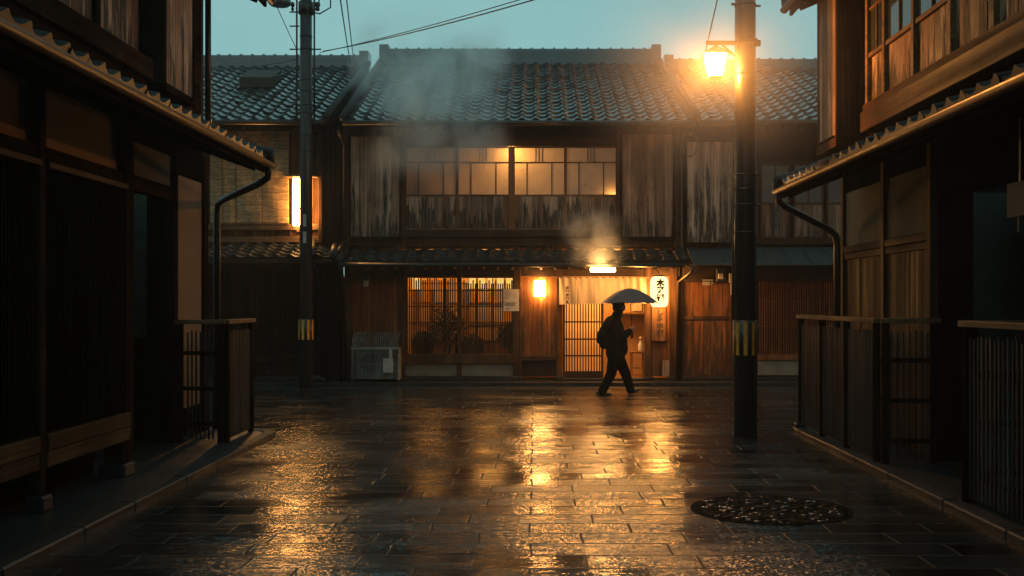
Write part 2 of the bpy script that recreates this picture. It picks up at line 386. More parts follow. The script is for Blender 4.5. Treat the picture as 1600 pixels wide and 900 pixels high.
        if smooth: me.polygons.foreach_set('use_smooth', [True] * len(me.polygons))
        me.materials.append(mat)
        o = bpy.data.objects.new(name, me); COL.objects.link(o)
        if parent is not None: o.parent = parent
        W[o.name] = o0
        if bevel:
            m = o.modifiers.new('bevel', 'BEVEL'); m.width = bevel; m.segments = 1; m.limit_method = 'ANGLE'
        return o

def tag(o, label=None, cat=None, group=None, kind=None):
    if label: o['label'] = label
    if cat: o['category'] = cat
    if group: o['group'] = group
    if kind: o['kind'] = kind
    return o
def thing(name, label, cat, loc, group=None):
    o = bpy.data.objects.new(name, None); o.empty_display_size = 0.2; COL.objects.link(o); o.location = loc
    W[o.name] = Vector(loc); return tag(o, label, cat, group)
def lamp(name, loc, power, color, r, parent):
    l = bpy.data.lights.new(name, 'POINT'); l.energy = power; l.color = color; l.shadow_soft_size = r
    o = bpy.data.objects.new(name, l); COL.objects.link(o); o.location = Vector(loc) - W[parent.name]; o.parent = parent
    return o

def planks_x(mb, x0, x1, yf, z0, z1, w=0.16, th=0.02, jit=0.006, zb=0.0, hr=None, lo=0.0, hi=1.0):
    n = max(1, round((x1 - x0) / w)); e = [x0]
    for i in range(1, n): e.append(x0 + (x1 - x0) * i / n + random.uniform(-.12, .12) * (x1 - x0) / n)
    e.append(x1)
    for a, b in zip(e, e[1:]):
        j = random.uniform(0, jit)
        mb.box(a + .0015, b - .0015, yf + j, yf + j + th, z0 - random.uniform(0, zb), z1, random.uniform(lo, hi), hr or (z0, z1))
    return mb
def planks_y(mb, y0, y1, xf, sgn, z0, z1, w=0.16, th=0.02, jit=0.006, hr=None, lo=0.0, hi=1.0):
    """boards on a street-side wall; sgn +1 faces +x"""
    n = max(1, round((y1 - y0) / w)); e = [y0]
    for i in range(1, n): e.append(y0 + (y1 - y0) * i / n + random.uniform(-.12, .12) * (y1 - y0) / n)
    e.append(y1)
    for a, b in zip(e, e[1:]):
        j = random.uniform(0, jit)
        mb.box(xf - sgn * j, xf - sgn * (j + th), a + .0015, b - .0015, z0, z1, random.uniform(lo, hi), hr or (z0, z1))
    return mb

def tile_roof(P0, U, L, V, N, tw=0.27, ex=0.235, lip=0.034, amp=0.03, eave_drop=0.05, ns=10):
    """wave tiles: P0 eave corner, U unit along the eave, L its length, V the slope from eave to ridge"""
    P0, U, V, N = Vector(P0), Vector(U), Vector(V), Vector(N).normalized()
    mb = MB(); rows = max(1, round(V.length / ex)); nt_ = max(1, round(L / tw)); tw = L / nt_
    def h(t):
        t %= 1.0
        return -amp * (1 - ((t - .36) / .36) ** 2) if t < .72 else amp * .95 * math.sin(math.pi * (t - .72) / .28)
    for r in range(rows):
        b0 = P0 + V * (r / rows); b1 = P0 + V * ((r + 1) / rows) + V.normalized() * 0.012
        for i in range(nt_):
            dz = random.uniform(-.005, .005); tl = random.uniform(-.006, .006); dy = random.uniform(-.008, .008); tone = random.random()
            low, top, bk = [], [], []
            for k in range(ns + 1):
                t = k / ns; hh = h(min(t, 0.9999)) if k < ns else h(0.0) * 1.0
                p = U * (tw * (i + t)) + V.normalized() * dy
                q = hh + dz + tl * (t - .5)
                low.append(mb.vert(b0 + p + N * (hh - (eave_drop if r == 0 else 0.012))))
                top.append(mb.vert(b0 + p + N * (q + lip)))
                bk.append(mb.vert(b1 + p + N * (q)))
            lt = [mb.vert(mb.v[j]) for j in top]
            for k in range(ns):
                mb.face([low[k], low[k + 1], lt[k + 1], lt[k]], tone * 0.4)
                mb.face([top[k], top[k + 1], bk[k + 1], bk[k]], tone)
    return mb

# ------------------------------------------------------------------ ground, kerbs, pavements
g = MB(); g.quad((-30, -24, 0), (30, -24, 0), (30, 44, 0), (-30, 44, 0))
tag(g.build('road_paving', M['paving'], fix=False), 'wet dark stone slab street reflecting the warm lamps', 'road', kind='structure')

def corner_poly(xk, xo, y1, r=0.35):
    s = 1 if xk < 0 else -1
    arc = [(xk - s * r + s * r * math.cos(a), y1 - r + r * math.sin(a)) for a in [i * math.pi / 12 for i in range(7)]]
    return [(xo, -20), (xk, -20)] + arc + [(xo, y1)]
tag(MB().prism(corner_poly(-3.32, -9, 12.45), 'z', -0.02, 0.05).build('pavement', M['asphalt']), 'dark wet raised pavement before the left houses', 'pavement', kind='structure')
tag(MB().prism(corner_poly(3.43, 9, 12.9), 'z', -0.02, 0.05).build('pavement', M['asphalt']), 'dark wet raised pavement before the right houses', 'pavement', kind='structure')
def kerb(xk, y1, zt, s, label):
    mb = MB(); y = -19.0
    while y < y1 - .36:
        l = random.uniform(.8, 1.25); e = min(y + l, y1 - .36)
        mb.box(xk - s * .002, xk - s * .14, y + .004, e - .004, -.02, zt + random.uniform(-.003, .003)); y = e
    r0 = .36; c = (xk - s * r0, y1 - r0)
    for k in range(3):
        a0, a1 = k * math.pi / 6 + .02, (k + 1) * math.pi / 6 - .02
        poly = [(c[0] + s * (r0) * math.cos(a), c[1] + r0 * math.sin(a)) for a in (a0, (a0 + a1) / 2, a1)] + [(c[0] + s * (r0 - .138) * math.cos(a), c[1] + (r0 - .138) * math.sin(a)) for a in (a1, (a0 + a1) / 2, a0)]
        mb.prism(poly, 'z', -.02, zt)
    x = c[0] - s * .005
    for k in range(6):
        mb.box(x, x - s * .58, y1 - .14, y1 - .002, -.02, zt + random.uniform(-.003, .003)); x -= s * .6
    tag(mb.build('kerb', M['stone'], bevel=.012), label, 'kerb', kind='structure')
kerb(-3.18, 12.55, .058, 1, 'granite kerb stones along the left pavement')
kerb(3.29, 13.0, .058, -1, 'granite kerb stones along the right pavement')
mb = MB(); x = -14.0
while x < 14:
    l = random.uniform(.8, 1.0); mb.box(x + .004, x + l - .004, 19.42, 19.72, -.02, .085 + random.uniform(-.003, .003)); x += l
tag(mb.build('far_kerb', M['stone'], bevel=.01), 'low stone kerb at the foot of the facing townhouses', 'kerb', kind='structure')
tag(MB().box(-14, 14, 19.722, 30, -.02, .08).build('far_pavement', M['stone']), 'stone apron under the facing townhouses', 'pavement', kind='structure')
tag(MB().box(-14, 14, 19.0, 19.40, -.02, .007).build('gutter_channel', M['asphalt'], bevel=.004), 'dark drainage channel along the far kerb', 'gutter', kind='structure')

# ------------------------------------------------------------------ facing townhouse (centre)
FY = 20.0
fx = lambda px, Y=FY: PX(px, Y)
fz = lambda py, Y=FY: PZ(py, Y)

def ridge(mb, x0, x1, yr, zb, zt, tw=.27):
    mb.box(x0, x1, yr - .16, yr + .16, zb - .1, zb + .06, .2)
    mb.box(x0, x1, yr - .12, yr + .12, zb + .06, zt - .07, .1)
    mb.tube([(x0, yr, zt - .07), (x1, yr, zt - .07)], .085, 10, .3)
    n = int((x1 - x0) / tw)
    for i in range(n + 1):
        x = x0 + (x1 - x0) * i / n
        mb.tube([(x - .025, yr, zt - .065), (x + .025, yr, zt - .065)], .105, 10, .3)

def house_roof(house, x0, x1, ye, ze, yr, zr, zt, off=0.0):
    d = Vector((0, yr - ye, zr - ze)); n = Vector((0, -d.z, d.y))
    rf = tile_roof((x0, ye, ze), (1, 0, 0), x1 - x0, d, n, .27, .305, .029, .030).build('roof', M['tile'], house, True, fix=False)
    rg = MB(); ridge(rg, x0 + .1, x1 - .1, yr, zr, zt); 
    for x in (x0 + .1, x1 - .1): rg.box(x - .11, x + .11, yr - .2, yr + .2, zr - .08, zt + .07, .1)
    rg.build('ridge', M['tile'], rf)
    un = MB(); k = n.normalized() * -.09
    p = [Vector((0, ye + .06, ze)) + k * .5, Vector((0, yr, zr)) + k, Vector((0, yr + 4.6, ze + .2)), Vector((0, yr + 4.6, ze - .1)), Vector((0, yr, zr - .35)), Vector((0, ye + .06, ze - .12))]
    un.prism([(q.y, q.z) for q in p], 'x', x0 + .02, x1 - .02, .3)
    un.build('eaves_board', M['dark_x'], rf)
    vg = MB()                                      # verge rolls down each gable edge
    for x in (x0 + .02, x1 - .02):
        vg.tube([Vector((x, ye, ze)) + n.normalized() * .05, Vector((x, yr, zr)) + n.normalized() * .05], .075, 8, .2)
    vg.each('verge', M['verge'], rf, True)
    rt = MB(); nn = int((x1 - x0) / .3)
    for i in range(nn):
        x = x0 + .15 + i * (x1 - x0) / nn
        rt.bar((x, ye + .08, ze - .15), (x, FY - .02, ze - .15 + (FY - ye) * .45), .045, .06)
    rt.build('rafters', M['dark_y'], rf)
    gt = MB().tube([(x0 + .03, ye - .055, ze - .055), (x1 - .03, ye - .055, ze - .06)], .05, 10)
    gt.build('gutter', M['metal'], house, True)
    return rf

HX0, HX1 = -3.78, 2.95
house = thing('townhouse', 'two storey wooden townhouse with lit upper windows and a curtained entrance', 'house', (0, 20, 0.08))
house_roof(house, -3.70, 3.02, 19.1, PZ(188, 19.1), 24.0, PZ(97, 24), PZ(77, 24))

# shell: side walls, back, floors (rooms behind the lit openings)
sh = MB()
sh.box(HX0, HX0 + .12, 20.06, 27, .08, 5.3); sh.box(HX1 - .12, HX1, 20.06, 27, .08, 5.3); sh.box(HX0 + .12, HX1 - .12, 26.88, 27, .08, 5.3)
sh.build('shell', M['black'], house)
MB().box(HX0 + .13, HX1 - .13, 20.1, 26.8, 2.72, 2.9).build('upper_floor', M['roomwood'], house)
MB().box(HX0 + .13, HX1 - .13, 20.1, 26.8, 5.02, 5.1).build('ceiling', M['room'], house)

# timber frame (posts, beams)
fr = MB()
for px, w_ in ((545, 12), (628, 11), (718, 7), (808, 12), (874, 9), (1012, 10), (1052, 11)):
    fr.box(fx(px - w_ / 2), fx(px + w_ / 2), 19.93, 20.06, .16, fz(405), random.random(), (-3, 3))
for px in (630, 966, 1056, 542):
    fr.box(fx(px - 4), fx(px + 4), 19.86, 20.05, fz(386), fz(196), random.random(), (-3, 3))
fr.each('post', M['post'], house, bevel=.006)
bs = MB()
for px, w_ in ((545, 16), (628, 16), (808, 16), (874, 14), (1012, 15), (1052, 16)):
    bs.box(fx(px - w_ / 2), fx(px + w_ / 2), 19.88, 20.1, .08, .16)
bs.each('post_base', M['stone'], house, bevel=.012)
bm_ = MB()
bm_.box(fx(540), fx(1062), 19.95, 20.05, fz(432), fz(414))                # lintel under the pent roof
bm_.box(fx(540), fx(1062), 19.82, 20.02, fz(371), fz(360))                # sill beam under the upper windows
bm_.box(fx(540), fx(1062), 19.90, 20.03, fz(384), fz(371.5))
bm_.box(fx(540), fx(1062), 19.88, 20.03, fz(229), fz(217))                # head beam above the upper windows
bm_.box(fx(540), fx(1062), 19.97, 20.05, fz(216.5), fz(188))
bm_.each('beam', M['dark_x'], house, bevel=.006)

# upper storey: shutter boxes and wall boards
def shutter_box(parent, x0, x1, z0, z1, name='shutter_box', n=.16, mat='board', lo=0.0, hi=1.0):
    mb = MB(); planks_x(mb, x0 + .04, x1 - .04, 19.80, z0 + .03, z1, n, .02, .004, .0, (z0 - .35 * (z1 - z0), z1 + .1), lo, hi)
    o = mb.build(name, M[mat], parent)
    f = MB(); f.box(x0, x0 + .038, 19.775, 20.0, z0, z1); f.box(x1 - .038, x1, 19.775, 20.0, z0, z1); f.box(x0, x1, 19.79, 20.0, z0 - .035, z0 - .002)
    f.box(x0 + .04, x1 - .04, 19.83, 19.99, z0, z1, .3)
    f.build('frame', M['dark'], o, bevel=.004)
    return o
shutter_box(house, fx(548), fx(629), fz(373), fz(216), lo=.35, hi=1)
shutter_box(house, fx(968), fx(1052), fz(373), fz(213), lo=.1, hi=.75)

# upper windows: four sashes
def sash(parent, p0, p1, q, lit=True, yb=19.93):
    x0, x1 = fx(p0), fx(p1); zt, zm, zb, zl = fz(230), fz(254.5), fz(306), fz(359)
    f = MB(); t = .018
    f.box(x0, x0 + .024, yb, yb + .04, zl, zt); f.box(x1 - .024, x1, yb, yb + .04, zl, zt)
    f.box(x0 + .0245, x1 - .0245, yb, yb + .04, zt - .025, zt); f.box(x0 + .0245, x1 - .0245, yb + .003, yb + .04, zb - .02, zb + .02); f.box(x0 + .0245, x1 - .0245, yb, yb + .04, zl, zl + .03)
    f.box(x0 + .0245, x1 - .0245, yb + .005, yb + .035, zm - .012, zm + .012)
    wv = x1 - x0
    for k in (.26, .74): f.box(x0 + wv * k - .01, x0 + wv * k + .01, yb + .007, yb + .033, zb + .021, zm - .013)
    for k in (.43, .49, .555): f.box(x0 + wv * k - .007, x0 + wv * k + .007, yb + .007, yb + .033, zm + .013, zt - .026)
    o = f.build('window', M['sash'], parent)
    MB().quad((x0 + .0245, yb + .02, zb + .021), (x1 - .0245, yb + .02, zb + .021), (x1 - .0245, yb + .02, zt - .026), (x0 + .0245, yb + .02, zt - .026)).build('pane', M['frost'] if lit else M['glass'], o)
    mb = MB(); planks_x(mb, x0 + .0255, x1 - .0255, yb + .006, zl + .031, zb - .021, .15, .02, .006, 0, (zl - .02, zb + .55 * (zb - zl)))
    mb.build('sill_boards', M['board'], o)
    return o
for p0, p1 in ((634, 714.5), (715, 796.5), (802.5, 883), (883.5, 963.5)): sash(house, p0, p1, 0)
up = MB(); up.box(fx(797), fx(802), 19.9, 19.99, fz(359), fz(230)); up.box(fx(631), fx(634), 19.9, 19.99, fz(359), fz(230)); up.box(fx(963.5), fx(966), 19.9, 19.99, fz(359), fz(230))
up.each('window_post', M['sash'], house, bevel=.004)
# dim room behind the upper windows
MB().box(HX0 + .13, HX1 - .13, 22.2, 22.3, 2.91, 5.01).build('back_wall', M['room'], house)
lamp('upstairs_bulb', (fx(798), 20.30, fz(238)), 21, WARM, .05, house)
lamp('upstairs_bulb', (fx(850), 20.9, fz(262)), 6, WARM2, .10, house)
lamp('upstairs_bulb', (fx(735), 20.9, fz(270)), 1, WARM2, .10, house)

# pent roof over the ground floor
ze, zw = PZ(408, 19.1), PZ(388, 19.95)
d = Vector((0, .86, zw - ze)); n = Vector((0, -d.z, d.y))
pr = tile_roof((fx(528, 19.1), 19.1, ze), (1, 0, 0), fx(1072, 19.1) - fx(528, 19.1), d, n, .27, .215, .04, .032, .07).build('pent_roof', M['tile'], house, True, fix=False)
pe = MB(); pe.box(fx(530, 19.1), fx(1070, 19.1), 19.14, 19.95, ze - .085, ze - .045)
pe.box(fx(530, 19.1), fx(1070, 19.1), 19.1, 19.135, ze - .10, ze - .04)
for i in range(23): pe.box(-3.6 + i * .285, -3.555 + i * .285, 19.18, 19.93, ze - .14, ze - .087)
pe.build('eaves_board', M['dark_x'], pr)
MB().tube([(fx(530, 19.04), 19.04, ze - .07), (fx(1070, 19.04), 19.04, ze - .075)], .045, 10).build('gutter', M['metal'], pr, True)
vg = MB()
for x in (fx(530, 19.1), fx(1070, 19.1)): vg.tube([Vector((x, 19.07, ze + .03)), Vector((x, 19.95, zw + .03))], .07, 8, .2)
vg.each('verge', M['verge'], pr, True)

# ground floor: left boarded bay
mb = MB(); planks_x(mb, fx(551), fx(622), 19.99, .16, fz(432), .17, .02, .005, 0, (0, 3), 0, .6); mb.build('boarding', M['door_wood'], house)
# lattice window
lw = MB()
lw.box(fx(628), fx(808), 19.9, 20.04, fz(567), fz(553))
lw.box(fx(634), fx(804), 19.94, 20.02, fz(434.5), fz(432.2))
for px in (635.5, 803): lw.box(fx(px - 2), fx(px + 2), 19.945, 20.02, fz(552.8), fz(434.6))
lwo = lw.build('lattice_window', M['post'], house, bevel=.004)
lt = MB(); px = 640.0
while px < 801:
    if abs(px - 718) > 4:
        zt = fz(435 if px < 716 else 443) if int(px * 7) % 3 else fz(438)
        lt.box(fx(px) - .0135, fx(px) + .0135, 19.965, 19.99, fz(552.5), zt, random.random(), (-3, 3))
    px += 3.55
for py in (454, 479, 504): lt.box(fx(638), fx(801), 19.992, 20.012, fz(py + .9), fz(py - .9))
for px in (672, 695, 745, 770): lt.box(fx(px) - .012, fx(px) + .012, 19.992, 20.014, fz(552.5), fz(435))
lt.build('lattice', M['lattice_lit'], lwo)
pl = MB(); pl.box(fx(634), fx(714), 19.98, 20.04, .17, fz(568)); pl.box(fx(722), fx(802), 19.98, 20.04, .17, fz(568)); pl.each('plaster_base', M['plaster_grey'], house)
MB().box(fx(628), fx(808), 19.9, 20.03, .085, .168).build('base_stone', M['stone'], house, bevel=.01)
# boarded panel with the wall lamp
mb = MB(); planks_x(mb, fx(814), fx(869.5), 19.97, fz(556), fz(433), .16, .02, .003, 0, (fz(620), fz(433)), 0, 1)
pn = mb.build('wall_panel', M['door_wood'], house)
rl = MB(); rl.box(fx(814), fx(869.5), 19.93, 20.03, fz(563), fz(556.3)); rl.box(fx(814), fx(869.5), 19.95, 20.03, .165, fz(584)); rl.box(fx(815), fx(868.5), 19.98, 20.02, fz(583.8), fz(563.2), .2)
rl.build('rail', M['dark_x'], pn, bevel=.004)
# sliding lattice door
dr = MB(); x0, x1 = fx(879), fx(943); zt = fz(433)
dr.box(x0, x0 + .05, 20.0, 20.035, .13, zt); dr.box(x1 - .05, x1, 20.0, 20.035, .13, zt); dr.box(x0 + .051, x1 - .051, 20.0, 20.035, .13, .13 + .13); dr.box(x0 + .051, x1 - .051, 20.0, 20.035, zt - .06, zt)
do = dr.build('sliding_door', M['lattice_lit'], house, bevel=.004)
ls = MB(); n = 13
for i in range(n):
    x = x0 + .05 + (x1 - x0 - .1) * (i + .5) / n; ls.box(x - .012, x + .012, 19.995, 20.02, .262, zt - .062, random.random(), (-3, 3))
for py in (503, 530, 556): ls.box(x0 + .052, x1 - .052, 20.021, 20.034, fz(py + 1.2), fz(py - 1.2))
ls.build('lattice', M['post'], do)
MB().quad((x0 + .052, 20.038, .262), (x1 - .052, 20.038, .262), (x1 - .052, 20.038, zt - .062), (x0 + .052, 20.038, zt - .062)).build('pane', M['frost'], do)
MB().box(fx(878), fx(1008), 19.86, 20.12, .082, .128).build('threshold', M['stone'], house, bevel=.012)
# panel beside the door (sign wall)
mb = MB(); planks_x(mb, fx(1017.5), fx(1046), 19.98, .16, fz(432), .13, .02, .004, 0, (-.2, 2.2), 0, .7); mb.build('side_boards', M['door_wood'], house)
wp = MB(); wp.box(fx(1018), fx(1031), 19.945, 19.975, .165, .50); wp.box(fx(1035), fx(1045), 19.945, 19.975, .165, .48); wp.each('skirting_board', M['board'], house)

# rooms on the ground floor
rm = MB(); rm.box(fx(620), fx(868), 22.1, 22.18, .1, 2.7); rm.box(fx(868), fx(872), 20.1, 24.0, .1, 2.7); rm.box(fx(619), fx(623), 20.08, 22.1, .1, 2.7)
rm.box(fx(872.2), fx(1075), 21.5, 21.58, .1, 2.7); rm.box(fx(1070), fx(1076), 20.08, 21.5, .1, 2.7)
rm.each('room_wall', M['room'], house)
MB().box(HX0 + .13, HX1 - .13, 20.13, 26.8, .081, .12).build('ground_floor', M['roomwood'], house)
tr = MB()
for i in range(7):
    x = fx(733, 22.05) + i * .205; tr.box(x, x + .15, 22.05, 22.07, PZ(451, 22.05), PZ(434, 22.05))
tr.each('transom_pane', M['e_shoji'], house)
MB().box(fx(636, 22.05), fx(656, 22.05), 22.05, 22.07, PZ(452, 22.05), PZ(430, 22.05)).build('transom_pane', M['e_shoji'], house)
sc = MB(); sc.box(fx(624), fx(866), 22.04, 22.099, .121, .80, .1)
for x in (fx(648, 22.0), fx(672, 22.0), fx(694, 22.0), fx(716, 22.0), fx(726, 22.0)):
    sc.box(x, x + .10, 22.06, 22.09, .9, PZ(452, 22))
for z in (1.15, 1.62, 2.05): sc.box(fx(640, 22), fx(810, 22), 22.055, 22.095, z, z + .03)
sc.build('room_panelling', M['roomwood'], house)
lamp('dining_room_bulb', (fx(760), 21.25, 2.35), 60, WARM, .3, house)
lamp('dining_room_bulb', (fx(665), 21.15, 2.3), 34, WARM, .3, house)
lamp('hall_bulb', (fx(955), 20.75, 2.4), 170, WARM, .22, house)

# down pipes on the facade
dp = MB().tube([(fx(541), 19.2, 4.95), (fx(541), 19.45, 4.88), (fx(541.5), 19.74, 4.75), (fx(541.5), 19.74, 2.85)], .035, 10)
dp.tube([(fx(541.5), 19.74, 2.85), (fx(541), 19.2, 2.62)], .035, 10)
dp.build('downpipe', M['copper'], house, True)
dp = MB().tube([(fx(1064), 19.2, 4.95), (fx(1063), 19.5, 4.85), (fx(1062), 19.74, 4.72), (fx(1062), 19.74, fz(400)), (fx(1064), 19.45, fz(414)), (fx(1071), 19.05, fz(420, 19.05)), (fx(1069), 19.1, fz(427)), (fx(1058), 19.88, fz(441)), (fx(1057.5), 19.88, .1)], .034, 10)
dp.build('downpipe', M['copper'], house, True)
dp = MB().tube([(fx(547), 19.05, 2.3), (fx(541), 19.6, 2.15), (fx(541), 19.8, 2.05), (fx(541), 19.8, .1)], .034, 10); dp.build('downpipe', M['metal'], house, True)

# ------------------------------------------------------------------ neighbour on the left
nl = thing('townhouse', 'wooden townhouse with bamboo blinds and a roof hatch, behind the left pole', 'house', (-6.5, 20, .08))
rf = house_roof(nl, -11.5, -3.98, 19.1, PZ(187, 19.1), 24.0, PZ(102, 24), PZ(87, 24))
hY = 22.3
hz = lambda y: PZ(187, 19.1) + (y - 19.1) * (PZ(102, 24) - PZ(187, 19.1)) / 4.9
hb = MB(); x0, x1 = PX(384, 22.1), PX(436, 22.1)
hb.prism([(21.6, hz(21.6) + .03), (22.3, hz(22.3) + .05), (22.3, hz(22.3) + .26), (21.6, hz(21.6) + .26)], 'x', x0, x1, .5)
hb.build('roof_hatch', M['soffit'], rf, bevel=.01)
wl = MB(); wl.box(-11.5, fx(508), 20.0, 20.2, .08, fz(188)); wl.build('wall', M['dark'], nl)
bm_ = MB(); bm_.box(-10, fx(512), 19.9, 19.998, fz(209), fz(198)); bm_.box(-10, fx(512), 19.88, 19.998, fz(360), fz(351)); bm_.box(-10, fx(512), 19.9, 19.998, fz(379), fz(370)); bm_.each('beam', M['rail_x'], nl, bevel=.005)
mb = MB()
for a in (345, 372, 400, 428, 456): mb.box(fx(a - 1.5), fx(a + 1.5), 19.9, 19.99, fz(369.8), fz(360.2), .5)
mb.box(fx(330), fx(457), 19.96, 19.99, fz(369.8), fz(360.2), .3); mb.build('rail_panel', M['board_clean'], nl)
mb = MB(); planks_x(mb, fx(456), fx(507), 19.93, fz(378), fz(210), .14, .02, .004, 0, (-3, 6), .1, .8); mb.build('boarding', M['board_clean'], nl)
ps = MB(); ps.box(fx(500), fx(506.5), 19.85, 19.925, fz(378), fz(200)); ps.build('corner_post', M['post'], nl, bevel=.005)
# dark flashing strip between the two houses
fl = MB(); fl.box(fx(509), fx(537), 19.62, 20.0, .08, fz(180), .3)
for a in (516, 523, 530): fl.box(fx(a) - .006, fx(a) + .006, 19.6, 19.619, .3, fz(182), .3)
fl.build('flashing', M['black'], nl)
ze2, zw2 = PZ(402, 19.1), PZ(380, 19.95); d = Vector((0, .86, zw2 - ze2)); n = Vector((0, -d.z, d.y))
pr = tile_roof((-10.0, 19.1, ze2), (1, 0, 0), fx(522, 19.1) + 10.0, d, n, .27, .2, .036, .03, .06).build('pent_roof', M['tile'], nl, True, fix=False)
pe = MB(); pe.box(-10, fx(520, 19.1), 19.12, 19.98, ze2 - .09, ze2 - .05); pe.box(-10, fx(520, 19.1), 19.08, 19.118, ze2 - .11, ze2 - .03); pe.build('eaves_board', M['dark_x'], pr)
vg = MB()
vg.tube([(fx(522, 19.1), 19.05, ze2 + .04), (fx(526), 19.95, zw2 + .06)], .07, 8, .2); vg.tube([(fx(488, 19.1), 19.05, ze2 + .04), (fx(490), 19.95, zw2 + .06)], .06, 8, .2); vg.each('verge', M['verge'], pr, True)
lt = MB(); x = -9.0
while x < fx(500): lt.box(x, x + .02, 19.95, 19.98, fz(553), fz(425), random.random(), (-3, 3)); x += .052
lt.box(-9, fx(500), 19.982, 19.998, fz(428), fz(424)); lt.box(-9, fx(500), 19.93, 19.999, fz(566), fz(553.2)); lt.box(-9, fx(500), 19.982, 19.998, fz(486), fz(484)); lt.build('lattice', M['dark'], nl)
ps = MB()
for px in (502, 395, 340): ps.box(fx(px - 5), fx(px + 5), 19.9, 19.99, .09, fz(412))
ps.each('post', M['dark'], nl, bevel=.005)
MB().box(-9, fx(508), 19.93, 19.999, .082, .16).build('base_stone', M['stone'], nl, bevel=.01)
MB().tube([(fx(503), 19.12, 2.45), (fx(503), 19.7, 2.3), (fx(504), 19.82, 2.2), (fx(504), 19.82, .1)], .035, 10).build('downpipe', M['metal'], nl, True)

for i, (a, b_) in enumerate(((332, 371.5), (373, 454))):
    bl = thing('bamboo_blind', ('narrow bamboo blind nearest the near house, hanging on the upper left facade', 'wide bamboo blind beside the tall lamp, glowing orange, on the upper left facade')[i], 'blind', (fx((a + b_) / 2), 19.86, fz(207)), 'bamboo blinds')
    mb = MB(); nx, nz = 10, 40
    x0, x1, z0, z1 = fx(a), fx(b_), fz(350), fz(207)
    ids = [[mb.vert((x0 + (x1 - x0) * k / nx, 19.855 + .006 * math.sin(k * 1.3 + j * .2) + random.uniform(0, .003), z0 + (z1 - z0) * j / nz)) for k in range(nx + 1)] for j in range(nz + 1)]
    for j in range(nz):
        for k in range(nx): mb.face([ids[j][k], ids[j][k + 1], ids[j + 1][k + 1], ids[j + 1][k]], .5)
    s_ = mb.build('slat_sheet', M['bamboo'], bl); md = s_.modifiers.new('thick', 'SOLIDIFY'); md.thickness = .008
    MB().box(x0 - .01, x1 + .01, 19.835, 19.875, z1, z1 + .03).build('top_rail', M['rail_x'], bl); MB().tube([(x0, 19.855, z0), (x1, 19.855, z0)], .014, 8).build('bottom_rod', M['rail_x'], bl)
    cds = MB()
    for k in (.5,): cds.tube([(x0 + (x1 - x0) * k, 19.838, z0), (x0 + (x1 - x0) * k, 19.838, z1)], .004, 6)
    cds.each('cord', M['black'], bl)

tl = thing('box_lamp', 'tall glowing box lamp behind the left utility pole, on the upper facade', 'lamp', (fx(475), 19.75, fz(355)))
f = MB(); x0, x1, z0, z1 = fx(461), fx(490.5), fz(355), fz(280)
f.box(x0 + .012, x1 - .012, 19.765, 19.885, z0 + .012, z1 - .012); f.build('paper_panel', M['e_tall'], tl)
f = MB()
for x in (x0, x1 - .012):
    for y in (19.753, 19.886): f.box(x - .004, x + .016, y - .004, y + .012, z0, z1)
for z in (z0, z0 + (z1 - z0) * .36, z1 - .014):
    f.box(x0 + .0121, x1 - .0121, 19.753, 19.764, z, z + .012); f.box(x0, x0 + .011, 19.7655, 19.885, z, z + .012); f.box(x1 - .011, x1, 19.7655, 19.885, z, z + .012)
f.build('frame', M['post'], tl)
c = ((x0 + x1) / 2, 19.77)
f = MB(); f.prism([(x0 - .12, z1 + .01), (x1 + .12, z1 + .01), (x1 + .12, z1 + .03), (c[0], z1 + .1), (x0 - .12, z1 + .03)], 'y', 19.66, 19.92); f.box(x0 + .05, x1 - .05, 19.89, 19.928, z0 - .1, z1); f.build('lamp_roof', M['rail_x'], tl)

# ------------------------------------------------------------------ neighbour on the right
nr = thing('townhouse', 'wooden townhouse with dark windows and sheet metal pent roof, behind the thick pole', 'house', (6.2, 20, .08))
house_roof(nr, 3.12, 11.5, 19.1, PZ(187, 19.1), 24.0, PZ(106, 24), PZ(93, 24))
MB().box(fx(1064), 11.5, 20.0, 20.2, .08, fz(188)).build('wall', M['dark'], nr)
bm_ = MB(); bm_.box(fx(1066), 10, 19.9, 19.998, fz(222), fz(214)); bm_.box(fx(1150), 10, 19.9, 19.998, fz(256), fz(252)); bm_.box(fx(1066), 10, 19.86, 19.998, fz(383), fz(373)); bm_.box(fx(1066), 10, 19.9, 19.998, fz(440), fz(412)); bm_.each('beam', M['dark_x'], nr, bevel=.005)
shutter_box(nr, fx(1068), fx(1146), fz(382), fz(224), n=.12, lo=.55, hi=1)
def nsash(p0, p1):
    x0, x1 = fx(p0), fx(p1); f = MB()
    for a in (x0, x1 - .04): f.box(a, a + .04, 19.93, 19.97, fz(372.5), fz(256.5))
    for z in (256.5, 317, 370): f.box(x0 + .041, x1 - .041, 19.933, 19.97, fz(z + 2.6), fz(z))
    f.box((x0 + x1) / 2 - .012, (x0 + x1) / 2 + .012, 19.937, 19.967, fz(316.8), fz(259.3))
    o = f.build('window', M['post'], nr)
    MB().quad((x0 + .041, 19.952, fz(316.8)), (x1 - .041, 19.952, fz(316.8)), (x1 - .041, 19.952, fz(259.2)), (x0 + .041, 19.952, fz(259.2))).build('pane', M['frost'], o)
    mb = MB(); planks_x(mb, x0 + .042, x1 - .042, 19.945, fz(369.8), fz(319.8), .17, .02, .006, 0, (1, 6)); mb.build('sill_boards', M['board'], o)
for a in (1150, 1186, 1238, 1290, 1342): nsash(a, a + 48 if a > 1150 else 1184)
mb = MB(); zz0, zz1 = PZ(411, 19.2), PZ(386, 19.95)
mb.prism([(19.2, zz0), (19.95, zz1), (19.95, zz1 - .05), (19.2, zz0 - .04)], 'x', fx(1073), 10); x = fx(1073) + .2
while x < 10: mb.bar((x, 19.2, zz0 + .008), (x, 19.95, zz1 + .008), .03, .025); x += .42
